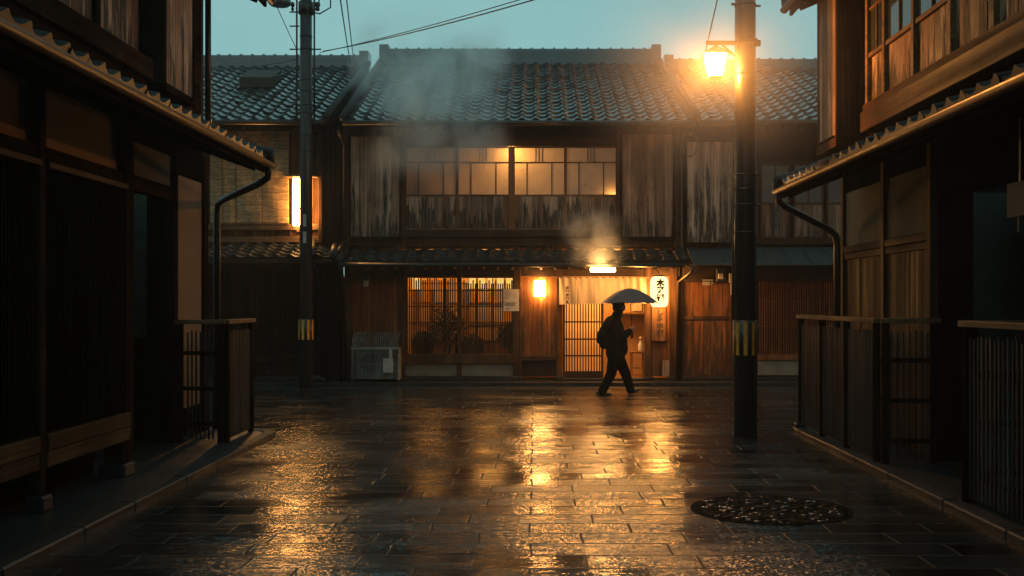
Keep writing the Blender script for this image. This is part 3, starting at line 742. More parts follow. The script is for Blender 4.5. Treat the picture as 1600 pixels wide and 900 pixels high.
mb.build('pent_roof', M['sheet'], nr)
mb = MB(); planks_x(mb, fx(1067), fx(1143), 19.96, .2, fz(441), .2, .02, .003, 0, (-.25, 3), .2, .9)
do = mb.build('door', M['door_wood'], nr); f = MB(); f.box(fx(1064), fx(1143), 19.93, 19.99, .1, .198); f.box(fx(1140), fx(1147), 19.9, 19.959, .1, fz(440)); f.box(fx(1067), fx(1140), 19.94, 19.958, fz(499), fz(494)); f.build('door_frame', M['post'], do)
lt = MB(); x = fx(1186)
while x < 9: lt.box(x, x + .018, 19.95, 19.98, fz(553), fz(431), random.random(), (-3, 3)); x += .048
for py in (470, 509): lt.box(fx(1184), 9, 19.982, 19.998, fz(py + 1.2), fz(py))
lt.box(fx(1184), 9, 19.93, 19.999, fz(562), fz(553.3)); lt.build('lattice', M['door_wood'], nr)
MB().box(fx(1184), 9, 19.97, 19.999, fz(586), fz(563)).each('plaster_base', M['plaster_grey'], nr)
MB().box(fx(1064), 9, 19.9, 19.999, .082, .15).build('base_stone', M['stone'], nr, bevel=.01)

# ------------------------------------------------------------------ near houses
def side_roof(house, s, xe, ze, xw, zw, y0, y1, part='pent_roof'):
    """street eave running along y; s = -1 left side, +1 right side"""
    d = Vector((xw - xe, 0, zw - ze))
    n = Vector((-s * abs(d.z), 0, abs(d.x)))
    if s < 0: P0, U = (xe, y0, ze), (0, 1, 0)
    else: P0, U = (xe, y1, ze), (0, -1, 0)
    rf = tile_roof(P0, U, y1 - y0, d, n, .255, .23, .04, .03, .075, 12).build(part, M['neartile'], house, True, fix=False)
    sf = MB(); o = Vector((0, 0, -.075))
    a, b_ = Vector((xe - s * -.05, 0, ze - .055)), Vector((xw, 0, zw - .075))
    sf.prism([(a.x, a.z), (b_.x, b_.z), (b_.x, b_.z - .05), (a.x, a.z - .04)], 'y', y0, y1 - .02); sf.build('soffit', M['soffit'], rf)
    rt = MB(); y = y0 + .2
    while y < y1: rt.bar((xe + s * .08, y, ze - .13), (xw, y, zw - .155), .05, .06); y += .36
    rt.build('rafters', M['black'], rf)
    MB().box(xe + s * .015, xe + s * .048, y0, y1 - .01, ze - .15, ze - .035).build('fascia', M['dark_y'], rf)
    gt = MB()                                  # half round gutter
    for k in range(7):
        pass
    N_ = 9; rr = .055; prof = [(xe - s * .045 + rr * math.cos(math.pi + math.pi * k / (N_ - 1)), ze - .055 + rr * math.sin(math.pi + math.pi * k / (N_ - 1))) for k in range(N_)]
    prof += [(xe - s * .045 + (rr - .006) * math.cos(2 * math.pi - math.pi * k / (N_ - 1)), ze - .055 + (rr - .006) * math.sin(2 * math.pi - math.pi * k / (N_ - 1))) for k in range(N_)]
    gt.prism(prof, 'y', y0, y1 + .03); gt.build('gutter', M['copper'], house, True)
    vg = MB()
    nn = n.normalized()
    vg.tube([Vector((xe - s * .03, y1, ze - .05)) , Vector((xe - s * .03, y1, ze + .03)) + nn * .05, Vector((xe + s * .12, y1, ze + .04)) + nn * .05, Vector((xw, y1, zw)) + nn * .06], [.05, .065, .075, .08], 10, .3)
    vg.each('verge', M['verge'], rf, True)
    return rf

# ---- left near house
lh = thing('townhouse', 'dark wooden townhouse filling the left edge, with lattice bay, plaster panel and tiled eave', 'house', (-4.6, 5, .095))
WX = -4.1; Y1 = 12.45
side_roof(lh, -1, -3.07, 3.29, -4.2, 3.70, -8.05, 11.45)
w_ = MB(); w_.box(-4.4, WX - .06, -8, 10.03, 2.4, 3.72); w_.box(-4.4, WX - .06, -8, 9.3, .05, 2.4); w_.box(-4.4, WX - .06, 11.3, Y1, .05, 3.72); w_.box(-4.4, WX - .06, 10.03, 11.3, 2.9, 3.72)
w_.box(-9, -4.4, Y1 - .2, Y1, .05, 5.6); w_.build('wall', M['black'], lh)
pl = MB(); pl.box(WX - .058, WX - .02, 11.42, 12.32, .4, 3.12); pl.box(WX - .058, WX - .02, 10.12, 11.28, 2.96, 3.3); pl.box(-3.9, -3.84, -3, 9.16, 2.86, 3.34); pl.each('plaster_panel', M['plaster'], lh)
ps = MB()
for y, x, ww in ((12.40, WX + .02, .12), (11.35, WX + .02, .12), (10.06, WX + .03, .12)): ps.box(x - .12, x, y - ww / 2, y + ww / 2, .05, 3.45)
for y in (9.22, 7.62, 6.0, 4.4, 2.8): ps.box(-3.87, -3.76, y - .05, y + .05, .14, 3.4)
ps.each('post', M['dark'], lh, bevel=.006)
lb = MB(); lb.box(WX - .1, WX + .01, 10.13, 11.28, 2.80, 2.95); lb.box(-3.86, -3.775, -3, 9.165, 2.745, 2.85); lb.each('lintel', M['dark_y'], lh, bevel=.006)
tr = MB()
for a, c in ((7.68, 9.16), (6.06, 7.56), (4.46, 5.94), (2.86, 4.34)): tr.box(-3.82, -3.735, a, c, 2.685, 2.735)
tr.each('transom_rail', M['rail_y'], lh, bevel=.005)
lt = MB()
for a, c in ((7.68, 9.16), (6.06, 7.56), (4.46, 5.94), (2.86, 4.34)):
    n = int((c - a) / .047)
    for i in range(n):
        y = a + (c - a) * (i + .5) / n; lt.box(-3.80, -3.772, y - .011, y + .011, .64, 2.68 if i % 4 else 2.66, random.random(), (-3, 3))
    for z in (1.15, 1.65, 2.15): lt.box(-3.824, -3.802, a, c, z, z + .03)
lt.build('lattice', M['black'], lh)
MB().box(-4.1, -3.86, -3, 9.14, .62, .66).build('bay_floor', M['black_y'], lh)
MB().box(-4.14, -4.08, -3, 9.14, .67, 2.74).build('lattice_backing', M['black'], lh)
bb = MB()
for a, c in ((7.68, 9.26), (6.06, 7.56), (4.46, 5.94), (2.86, 4.34)): bb.box(-3.835, -3.745, a, c, .50, .63); bb.box(-3.83, -3.755, a, c, .37, .495)
bb.each('sill_beam', M['rail_y'], lh, bevel=.008)
lg = MB()
lg.box(-3.93, -3.755, 9.08, 9.24, .17, .365); lg.box(-3.83, -3.765, 7.59, 7.65, .17, .49); lg.each('bay_leg', M['dark'], lh, bevel=.006)
fs = MB(); fs.box(-3.96, -3.72, 9.04, 9.29, .05, .17); fs.box(-3.87, -3.72, 7.54, 7.70, .05, .17); fs.each('foot_stone', M['stone'], lh, bevel=.015)
MB().box(-4.16, -4.12, -3, 9.3, .05, .62).build('skirting', M['black_y'], lh)
iw = MB(); iw.box(-5.6, -5.5, 9.9, 11.6, .05, 2.9); iw.box(-5.5, -4.41, 11.5, 11.56, 1.25, 2.9); iw.build('hall_wall', simple('green_plaster', (0.05, 0.07, 0.05), 0.8), lh)
iw = MB(); iw.box(-5.5, -4.41, 11.48, 11.57, .05, 1.24); iw.box(-5.5, -4.41, 9.9, 10.0, .05, 2.9); iw.each('hall_panel', M['black'], lh)
# upper storey left
uw = MB(); uw.box(-4.5, -4.25, -8, 12.6, 3.72, 5.7); uw.build('upper_wall', M['black'], lh)
mb = MB(); planks_y(mb, 2.5, 10.6, -4.21, 1, 4.26, 5.7, .17, .03, .006, (3.9, 5.9)); mb.build('upper_boards', M['board'], lh)
sb = MB(); sb.box(-4.24, -4.09, 2, 10.7, 4.03, 4.25); sb.box(-4.24, -4.15, 2, 10.7, 3.9, 4.02); sb.each('upper_sill', M['dark_y'], lh, bevel=.006)
ups = MB()
for y in (9.5, 8.6, 7.7, 6.8, 5.9, 5.0): ups.box(-4.205, -4.15, y - .035, y + .035, 4.252, 5.7)
ups.each('upper_post', M['dark'], lh, bevel=.004)
mb = MB(); planks_y(mb, 10.8, 11.64, -4.0, 1, 4.04, 5.7, .13, .02, .004, (2.5, 5.8), .2, .9); o = mb.build('shutter_box', M['board'], lh)
f = MB(); f.box(-4.24, -3.985, 10.74, 10.795, 4.02, 5.7); f.box(-4.24, -3.985, 11.645, 11.69, 4.02, 5.7); f.box(-4.24, -3.98, 10.74, 11.69, 3.94, 4.015); f.box(-4.24, -4.03, 10.8, 11.64, 4.03, 5.69); f.build('frame', M['dark'], o, bevel=.005)
cl = MB(); z = 3.74
while z < 5.7: cl.box(-4.245, -4.215 + random.uniform(0, .004), 11.75, 12.58, z, z + .15); z += .156
cl.build('clapboards', M['dark_y'], lh)
cp = MB(); cp.box(-4.28, -4.20, 12.56, 12.64, 3.7, 5.7); cp.build('corner_post', M['post'], lh, bevel=.005)
MB().tube([(-4.13, 12.60, 5.8), (-4.13, 12.60, 3.86)], .038, 12).build('upper_downpipe', M['metal'], lh, True)
MB().tube([(-3.03, 11.36, 3.2), (-3.05, 11.40, 3.08), (-3.2, 11.55, 3.02), (-3.92, 12.5, 2.93), (-3.99, 12.55, 2.88), (-4.0, 12.55, 2.75), (-4.0, 12.55, .05)], .042, 12).build('downpipe', M['metal'], lh, True)
side_roof(lh, -1, -3.45, 5.62, -7.2, 7.2, -8.05, 12.9, 'roof')

# ---- right near house
rh = thing('townhouse', 'wooden townhouse filling the right edge, its upper boards lit by the street lantern', 'house', (4.6, 5, .115))
side_roof(rh, 1, 3.07, 3.10, 3.92, 3.42, -8.05, 12.45)
RX = 4.0
w_ = MB(); w_.box(RX + .06, 4.4, 10.0, 12.93, .05, 3.5); w_.box(RX + .06, 4.4, -8, 7.4, .05, 3.5); w_.box(RX + .06, 4.4, 7.4, 10.0, 2.75, 3.5); w_.box(4.4, 9, 12.73, 12.93, .05, 5.4); w_.build('wall', M['black'], rh)
pl = MB(); pl.box(RX + .02, RX + .058, 10.12, 11.36, 2.37, 3.05); pl.box(RX + .02, RX + .058, 11.46, 12.85, 2.37, 3.05); pl.each('plaster_panel', simple('olive_plaster', (0.06, 0.05, 0.028), 0.85, var=.2, nscale=2), rh)
mb = MB(); planks_y(mb, 10.12, 11.36, RX + .02, -1, .06, 2.19, .19, .03, .004, (-.3, 4), 0, .9); planks_y(mb, 11.46, 12.85, RX + .02, -1, .06, 2.19, .19, .03, .004, (-.3, 4), 0, .9); mb.build('boarding', M['board_clean'], rh)
ps = MB()
for y in (12.9, 11.41, 10.06): ps.box(RX - .02, RX + .1, y - .05, y + .05, .05, 3.3)
ps.each('post', M['post'], rh, bevel=.006)
tb = MB(); tb.box(RX - .012, RX + .056, 10.112, 11.355, 2.28, 2.362); tb.box(RX - .004, RX + .056, 10.112, 11.355, 2.195, 2.272); tb.box(RX - .012, RX + .056, 11.465, 12.845, 2.28, 2.362); tb.box(RX - .004, RX + .056, 11.465, 12.845, 2.195, 2.272); tb.each('tie_rail', M['rail_y'], rh, bevel=.005)
iw = MB(); iw.box(5.2, 5.3, 7.2, 10.2, .05, 2.8); iw.box(4.41, 5.2, 10.0, 10.06, .05, 2.75); iw.box(4.41, 5.2, 7.3, 7.38, .05, 2.75); iw.build('hall_wall', simple('dim_green_plaster', (0.03, 0.045, 0.035), 0.8), rh)
lt = MB()
for i in range(60): lt.box(3.92, 3.95, 4.0 + i * .056, 4.022 + i * .056, .6, 2.7, random.random(), (-3, 3))
lt.box(3.91, 3.99, 4, 7.38, .45, .6); lt.box(3.91, 3.99, 4, 7.38, 2.7, 2.8); lt.build('lattice', M['black'], rh)
# upper storey right
UX = 3.9
uw = MB(); uw.box(UX + .05, 4.3, -8, 12.62, 3.42, 5.5); uw.build('upper_wall', M['dark'], rh)
sb = MB(); sb.box(UX - .10, UX + .049, 1, 11.62, 3.62, 3.86); sb.box(UX - .07, UX + .049, 1, 11.62, 3.865, 3.95); sb.each('upper_sill', M['rail_y'], rh, bevel=.008)
PY = [11.56, 11.0, 10.15, 9.25, 8.38, 7.5, 6.6, 5.7]
ups = MB()
for y in PY: ups.box(UX - .05, UX + .04, y - .035, y + .035, 3.952, 5.5)
ups.box(UX - .03, UX + .04, 5.0, 11.6, 5.36, 5.45)
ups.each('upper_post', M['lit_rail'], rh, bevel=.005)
for k, (a, c) in enumerate(zip(PY[1:], PY)):
    a += .036; c -= .036; zb = 4.50 if k < 3 else 5.36
    f = MB(); f.box(UX - .035, UX + .02, a, c, zb - .025, zb + .025)
    f.box(UX - .03, UX + .02, (a + c) / 2 - .014, (a + c) / 2 + .014, zb + .026, 5.355) if k < 3 else None
    f.box(UX - .028, UX + .02, a, c, 5.02, 5.05) if k < 3 else None
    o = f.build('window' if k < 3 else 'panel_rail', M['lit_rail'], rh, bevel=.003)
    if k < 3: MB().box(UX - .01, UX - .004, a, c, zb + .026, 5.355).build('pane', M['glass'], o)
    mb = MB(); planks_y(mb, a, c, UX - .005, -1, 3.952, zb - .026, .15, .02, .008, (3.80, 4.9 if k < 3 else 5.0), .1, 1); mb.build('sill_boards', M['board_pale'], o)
mb = MB(); planks_y(mb, 11.9, 12.58, 3.6, -1, 3.66, 5.5, .12, .02, .006, (1, 5.6), .2, .9); o = mb.build('shutter_box', M['board'], rh)
f = MB(); f.box(3.585, 3.94, 11.84, 11.895, 3.62, 5.5); f.box(3.585, 3.94, 12.585, 12.63, 3.62, 5.5); f.box(3.58, 3.94, 11.83, 12.64, 3.5, 3.615); f.box(3.63, 3.94, 11.9, 12.58, 3.65, 5.49); f.build('frame', M['board_clean'], o, bevel=.006)
MB().tube([(3.03, 12.36, 3.02), (3.04, 12.38, 2.9), (3.12, 12.42, 2.84), (3.75, 12.62, 2.56), (3.83, 12.66, 2.5), (3.85, 12.66, 2.38), (3.85, 12.66, .05)], .042, 12).build('downpipe', M['metal'], rh, True)
side_roof(rh, 1, 3.3, 5.52, 7.0, 7.1, -8.05, 12.95, 'roof')

# ------------------------------------------------------------------ fences
def fence(root, faces, z0, zt, mat='dark', rail='lit_rail', nslat=.058, cap=True):
    """faces: list of ((x,y),(x,y), posts)"""
    for (a, b_, npost) in faces:
        a, b_ = Vector((a[0], a[1], 0)), Vector((b_[0], b_[1], 0)); L = (b_ - a).length; u = (b_ - a).normalized()
        p = MB()
        for i in range(npost): 
            q = a + u * (.03 + (L - .06) * i / (npost - 1)); p.bar(q + Vector((0, 0, z0)), q + Vector((0, 0, zt - .052)), .06, .06)
        p.each('post', M[mat], root, bevel=.004)
        s_ = MB(); n = int(L / nslat)
        for i in range(n):
            q = a + u * (L * (i + .5) / n)
            if min(abs((q - a).dot(u) - (.03 + (L - .06) * k / (npost - 1))) for k in range(npost)) > .045:
                s_.bar(q + Vector((0, 0, z0 + .04)), q + Vector((random.uniform(-.003, .003), random.uniform(-.003, .003), zt - .12 - random.uniform(0, .025))), .017, .017)
        s_.build('slats', M['slat'], root)
        r = MB(); side = u.cross(Vector((0, 0, 1))) * (.026 if abs(u.y) < .5 else -.026)
        for z in (z0 + .22, z0 + .62, z0 + 1.02): r.bar(a + side + Vector((0, 0, z)), b_ + side + Vector((0, 0, z)), .02, .045)
        r.each('rail', M[mat], root)
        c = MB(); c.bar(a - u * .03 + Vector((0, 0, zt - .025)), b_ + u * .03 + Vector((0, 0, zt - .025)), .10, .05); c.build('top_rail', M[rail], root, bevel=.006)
lf = thing('wooden_fence', 'dark slatted corner fence in front of the plaster panel of the left house', 'fence', (-3.5, 11.3, .1))
fence(lf, [((-4.05, 11.3), (-3.53, 11.3), 2), ((-3.5, 11.3), (-3.5, 12.32), 2)], .052, 1.45, nslat=.044)
rf1 = thing('wooden_fence', 'slatted wooden fence with orange lit top rail at the corner of the right house', 'fence', (3.42, 11.3, .12))
fence(rf1, [((3.42, 12.8), (3.42, 9.92), 4), ((3.46, 9.9), (4.0, 9.9), 2)], .052, 1.49, nslat=.058)
rf2 = thing('wooden_fence', 'slatted wooden fence cut off by the right edge, nearest the viewer', 'fence', (3.47, 7, .12))
fence(rf2, [((3.47, 8.02), (3.47, 3.6), 5), ((3.51, 8.04), (4.0, 8.04), 2)], .052, 1.50, nslat=.07)
MB().box(3.34, 3.46, 12.70, 12.86, .052, .10).build('foot_stone', M['stone'], rf1, bevel=.012)

# ------------------------------------------------------------------ poles, street lamps, wires
def pole(x, y, r0, r1, h, zb0, zb1, label, sleeve=.004, name='utility_pole'):
    t = thing(name, label, 'pole', (x, y, 0), 'utility poles')
    k = lambda z: r0 + (r1 - r0) * z / h
    MB().tube([(x, y, -.02), (x, y, h * .5), (x, y, h)], [r0, k(h * .5), r1], 28).build('shaft', M['pole'], t, True)
    bnd = MB(); bnd.tube([(x, y, zb0), (x, y, zb1)], [k(zb0) + sleeve] * 2, 28); bnd.build('hazard_band', M['blackpaint'], t, True)
    st = MB(); n = 9; rr = k(zb0) + sleeve + .0025
    for i in range(n):
        a = 2 * math.pi * i / n + .35; pts = [a - .16, a, a + .16]
        for p, q in zip(pts, pts[1:]):
            st.quad(*[(x + rr * math.cos(c), y + rr * math.sin(c), z) for c, z in ((p, zb0 + .02), (q, zb0 + .02), (q, zb1 - .02), (p, zb1 - .02))])
    st.build('hazard_stripes', M['yellow'], t)
    return t, k
rp, kr = pole(2.60, 12.28, .146, .118, 7.6, PZ(557, 12.28), PZ(500, 12.28), 'thick dark utility pole carrying the lit street lantern, right of the street')
lp, kl = pole(-4.37, 19.05, .125, .110, 9.0, PZ(532, 19.05), PZ(498, 19.05), 'dark utility pole with wires, in front of the tall box lamp', .024)
st = MB()
for z in (PZ(275, 12.28), PZ(298, 12.28), PZ(322, 12.28), PZ(118, 12.28), PZ(10, 12.28), PZ(365, 12.28)): st.tube([(2.6, 12.28, z), (2.6, 12.28, z + .022)], kr(z) + .007, 28)
st.each('steel_strap', M['metal'], rp, True)
MB().tube([(2.44, 12.22, PZ(282, 12.28)), (2.44, 12.22, PZ(500, 12.28))], .014, 8).build('conduit', M['copper'], rp, True)
bt = MB()
for z in (PZ(275, 12.28), PZ(322, 12.28), PZ(12, 12.28)): bt.tube([(2.72, 12.24, z + .01), (2.78, 12.24, z + .01)], .014, 8)
bt.tube([(2.42, 12.24, PZ(8, 12.28)), (2.48, 12.24, PZ(8, 12.28))], .016, 8); bt.each('step_bolt', M['metal'], rp)
st = MB()
for z in [PZ(v, 19.05) for v in (58, 78, 126, 144, 165, 178, 213, 225, 238)]: st.tube([(-4.37, 19.05, z), (-4.37, 19.05, z + .02)], kl(z) + .006, 28)
st.each('steel_strap', M['metal'], lp, True)
cn = MB()
for dx in (-.165, .17): cn.tube([(-4.37 + dx, 19.0, PZ(190, 19.05)), (-4.37 + dx, 19.0, 7.7)], .018, 8)
for py, a, c in ((42, -.30, -.12), (78, -.30, -.12), (78, .12, .30), (20, -.30, -.1)): cn.tube([(-4.37 + a, 19.0, PZ(py, 19.05)), (-4.37 + c, 19.0, PZ(py, 19.05))], .014, 8)
cn.tube([(-4.37 - .12, 18.9, PZ(130, 19.05)), (-4.37 - .16, 18.88, PZ(170, 19.05)), (-4.37 - .10, 18.88, PZ(212, 19.05))], .009, 6)
cn.each('conduit', M['metal'], lp, True)
cl = MB(); cl.tube([(-4.37, 19.05, PZ(22, 19.05)), (-4.37, 19.05, PZ(4, 19.05))], kl(7) + .03, 28)
for dx in (-.24, .22, .25): cl.ball((-4.37 + dx, 18.98, PZ(9, 19.05)), (.04, .04, .055)); cl.ball((-4.37 + dx, 18.98, PZ(16, 19.05)), (.03, .03, .04))
for a in ((.2, 15), (.42, 19)): 
    cl.tube([(-4.30, 18.95, PZ(20, 19.05)), (-4.30 + a[0] * .5, 18.95, PZ(a[1] + 5, 19.05)), (-4.30 + a[0], 18.95, PZ(a[1] - 5, 19.05)), (-4.30 + a[0], 18.95, 7.9)], .014, 6)
cl.build('insulator_collar', M['metal'], lp, True)
pp = MB()
for a, c in ((335, 354), (362, 380)): pp.box(PX(473.5, 18.88), PX(478.5, 18.88), 18.872, 18.885, PZ(c, 18.88), PZ(a, 18.88))
po = pp.each('number_plate', M['plate'], lp)

def lettering(txt, size, loc, mat, parent, vertical=True, rotz=0.0, name='lettering', ext=.0015, bold=True):
    objs = []; s0 = txt if vertical else [txt]
    mb = MB(); zoff = 0.0
    for ch in s0:
        cu = bpy.data.curves.new('glyph', 'FONT'); cu.body = ch; cu.size = size; cu.extrude = ext; cu.offset = .012 * size / .13 if bold else 0.0; cu.align_x = 'CENTER'; cu.align_y = 'CENTER'
        o = bpy.data.objects.new('glyph', cu); COL.objects.link(o); bpy.context.view_layer.update()
        me = o.evaluated_get(bpy.context.evaluated_depsgraph_get()).to_mesh()
        if len(me.vertices):
            ys = [v.co.y for v in me.vertices]; mid = (max(ys) + min(ys)) / 2
            base = len(mb.v)
            for v in me.vertices:
                p = Matrix.Rotation(rotz, 3, 'Z') @ Vector((v.co.x, -v.co.z, v.co.y - mid))
                mb.vert((loc[0] + p.x, loc[1] + p.y, loc[2] + p.z - zoff))
            for f in me.polygons: mb.face([base + i for i in f.vertices], .5)
        zoff += size * 1.04
        o.to_mesh_clear(); bpy.data.objects.remove(o); bpy.data.curves.remove(cu)
    return mb.build(name, mat, parent, fix=False)

# lit street lantern
LX, LY = PX(1118, 12.2), 12.2
sl_ = thing('street_lantern', 'glowing lantern street lamp on a bracket of the thick right pole', 'street lamp', (LX, LY, PZ(122, LY)))
zt, zb = PZ(87, LY), PZ(122, LY)
ar = MB(); ar.box(PX(1103, LY), 2.47, LY - .02, LY + .02, PZ(70, LY), PZ(64, LY)); ar.box(2.471, 2.699, LY - .16, LY - .125, PZ(70, LY), PZ(65, LY)); ar.box(2.70, PX(1188, LY), LY - .02, LY + .02, PZ(72, LY), PZ(63, LY))
ar.bar((2.46, LY, PZ(88, LY)), (2.3, LY, PZ(70, LY)), .02, .025)
ar.tube([(LX, LY, PZ(72, LY)), (LX, LY, PZ(66, LY))], .016, 8); ar.build('bracket_arm', M['metal'], sl_)
def frustum(mb, c, w0, z0, w1, z1, tone=.5):
    a = [mb.vert((c[0] + i * w0, c[1] + j * w0, z0)) for i, j in ((-1, -1), (1, -1), (1, 1), (-1, 1))]; b_ = [mb.vert((c[0] + i * w1, c[1] + j * w1, z1)) for i, j in ((-1, -1), (1, -1), (1, 1), (-1, 1))]
    mb.face(a[::-1], tone); mb.face(b_, tone)
    for k in range(4): mb.face([a[k], a[(k + 1) % 4], b_[(k + 1) % 4], b_[k]], tone)
cp = MB(); frustum(cp, (LX, LY), .165, zt + .0, .155, zt + .02); frustum(cp, (LX, LY), .15, zt + .021, .035, zt + .105); frustum(cp, (LX, LY), .025, zt + .106, .02, zt + .14); cp.build('cap', M['metal'], sl_, bevel=.004)
gl = MB(); c0, c1 = .066, .118
for k in range(4):
    q = [(-1, -1), (1, -1), (1, 1), (-1, 1)]; i, j = q[k], q[(k + 1) % 4]
    gl.quad((LX + i[0] * c0, LY + i[1] * c0, zb + .02), (LX + j[0] * c0, LY + j[1] * c0, zb + .02), (LX + j[0] * c1, LY + j[1] * c1, zt - .002), (LX + i[0] * c1, LY + i[1] * c1, zt - .002))
gl.build('glass', M['e_lantern'], sl_)
fr = MB()
for i, j in ((-1, -1), (1, -1), (1, 1), (-1, 1)): fr.bar((LX + i * (c0 + .004), LY + j * (c0 + .004), zb), (LX + i * (c1 + .006), LY + j * (c1 + .006), zt), .011, .011)
frustum(fr, (LX, LY), .062, zb - .015, .074, zb + .018); fr.build('frame', M['metal'], sl_)
lamp('lantern_bulb', (LX, LY, (zt + zb) / 2), 330, (1.0, .345, .055), .06, sl_)

# unlit dish lamp on the left pole
dl = thing('dish_lamp', 'unlit round dish street lamp high on the left pole', 'street lamp', (PX(437, 18.6), 18.6, PZ(10, 18.6)))
MB().lathe([(.03, -.0), (.17, .015), (.21, .05), (.20, .12), (.11, .26), (.05, .32)], (PX(437, 18.6), 18.6, PZ(10, 18.6)), 24).build('shade', M['sheet'], dl, True)
MB().tube([(PX(437, 18.6), 18.6, PZ(10, 18.6) + .30), (PX(440, 18.7), 18.7, 7.75), (-4.5, 19.0, 7.6)], .022, 8).build('arm', M['metal'], dl, True)

def wire(pts, r, label, sag=0.0):
    a, b_ = Vector(pts[0]), Vector(pts[1]); P = [a.lerp(b_, i / 16) - Vector((0, 0, sag * 4 * (i / 16) * (1 - i / 16))) for i in range(17)]
    tag(MB().tube(P, r, 6).build('overhead_wire', M['blackpaint'], None, True), label, 'wire', 'overhead wires')
wire([(PX(505, 19.0), 19.0, PZ(80, 19.0)), (PX(850, 12.3), 12.3, PZ(-5, 12.3))], .009, 'lower wire of the long pair rising from the left pole towards the right', .05)
wire([(PX(500, 19.05), 19.05, PZ(82, 19.05)), (PX(840, 13.2), 13.2, PZ(-9, 13.2))], .007, 'upper wire of the long pair rising from the left pole towards the right', .04)
wire([(PX(531, 14), 14, PZ(-6, 14)), (PX(547, 24), 24, PZ(97, 24))], .010, 'left wire of the steep pair coming down to the roof ridge', .02)
wire([(PX(541, 14), 14, PZ(-6, 14)), (PX(553, 24), 24, PZ(96, 24))], .009, 'right wire of the steep pair coming down to the roof ridge', .02)
wire([(PX(432, 18.6), 18.6, PZ(9, 18.6)), (PX(464, 19.0), 19.0, PZ(78, 19.0))], .007, 'short stay wire from the dish lamp down to the left pole', .01)
wire([(PX(1122, 12.2), 12.2, PZ(-6, 12.2)), (PX(1102, 12.2), 12.2, PZ(82, 12.2))], .009, 'stay wire above the glowing street lantern')
wire([(PX(466, 19.0), 19.0, PZ(92, 19.0)), (PX(330, 22), 22, PZ(108, 22))], .009, 'low service wire from the left pole across the left roof', .05)
wire([(PX(462, 19.0), 19.0, PZ(105, 19.0)), (PX(425, 22.2), 22.2, PZ(120, 22.2))], .010, 'short cable from the left pole to the roof hatch', .04)

# ------------------------------------------------------------------ entrance objects
nz_ = thing('noren_curtain', 'pale split curtain hanging over the lit entrance with a column of small writing', 'curtain', (fx(941), 19.8, fz(433)))
MB().tube([(fx(868, 19.8), 19.8, fz(433.5, 19.8)), (fx(1014, 19.8), 19.8, fz(433.5, 19.8))], .013, 8).build('rod', M['rail_x'], nz_, True)
edges = [873.5, 901, 928, 955, 982, 1010]
for i, (a, b_) in enumerate(zip(edges, edges[1:])):
    x0, x1 = fx(a, 19.8) + .002, fx(b_, 19.8) - .003; z0, z1 = fz(475 + random.uniform(-.8, .8), 19.8), fz(433, 19.8)
    mb = MB(); nx, nzz = 14, 12; ph = random.uniform(0, 6)
    ids = [[mb.vert((x0 + (x1 - x0) * k / nx, 19.785 - .028 * (1 - j / nzz) * math.sin(k / nx * (6 + i % 2) + ph) - .012 * math.sin(k * 1.1 + ph + j * .15) * (j / nzz) ** .5 - .02 * (1 - j / nzz), z0 + (z1 - z0) * j / nzz)) for k in range(nx + 1)] for j in range(nzz + 1)]
    for j in range(nzz):
        for k in range(nx): mb.face([ids[j][k], ids[j][k + 1], ids[j + 1][k + 1], ids[j + 1][k]], .5)
    o = mb.build('cloth_panel', M['noren'], nz_, True)
    if i == 0: lettering('さいさいえ',   .068, (fx(886.5, 19.72), 19.715, fz(449.5, 19.72)), M['ink'], o)

tb = thing('tube_light', 'bright horizontal tube light hung at the eave edge above the entrance curtain', 'lamp', (fx(942, 18.94), 18.94, PZ(422, 18.94)))
x0, x1 = PX(921, 18.94), PX(963, 18.94); zc = PZ(422, 18.94)
MB().box(x0 + .02, x1 - .02, 18.915, 18.965, zc - .036, zc + .036).build('tube', M['e_tube'], tb, bevel=.012)
f = MB(); f.box(x0 - .01, x0 + .018, 18.91, 18.97, zc - .045, zc + .045); f.box(x1 - .018, x1 + .01, 18.91, 18.97, zc - .045, zc + .045)
for a in (x0 + .005, x1 - .005): f.bar((a, 18.94, zc + .046), (a, 19.1, zc + .075), .012, .012)
f.each('holder', M['metal'], tb)

bx_ = thing('wall_lamp', 'square glowing lamp on the plank panel left of the entrance', 'lamp', (fx(843.5), 19.9, fz(450)))
x0, x1, z0, z1 = fx(835, 19.86), fx(852, 19.86), fz(463, 19.86), fz(438.5, 19.86)
MB().box(x0, x1, 19.86, 19.955, z0, z1).build('shade', M['e_box'], bx_, bevel=.008)
MB().box(x0 + .03, x1 - .03, 19.956, 19.972, z0 + .03, z1 - .03).build('back_plate', M['metal'], bx_)

ln = thing('paper_lantern', 'white paper lantern with black brush characters hanging right of the entrance', 'lantern', (fx(1030, 19.6), 19.6, fz(480, 19.6)))
cx, cy = fx(1030, 19.6), 19.6; z0, z1 = fz(480, 19.6), fz(432, 19.6); hh = z1 - z0; rr = fx(1044, 19.6) - cx
prof = [(.55, .0), (.8, .03), (.95, .10), (1.0, .2)] + [(1.0, .2 + .6 * k / 12) for k in range(1, 12)] + [(1, .8), (.95, .9), (.8, .97), (.55, 1.0)]
prof = [(r * rr * (1 + (.012 if k % 2 else -.004)), z * hh) for k, (r, z) in enumerate(prof)]
MB().lathe(prof, (cx, cy, z0), 28).build('shade', M['e_paper'], ln, True)
f = MB(); f.lathe([(rr * .56, -.02), (rr * .58, 0.0)], (cx, cy, z0), 24); f.lathe([(rr * .58, 0), (rr * .56, .025)], (cx, cy, z1), 24); f.tube([(cx, cy, z1 + .02), (cx, cy + .1, z1 + .1), (cx, 19.95, z1 + .1)], .008, 6); f.build('rings', M['ink'], ln)
lettering('木ア宿', .135, (cx, cy - rr - .006, z0 + hh * .79), M['ink'], ln)
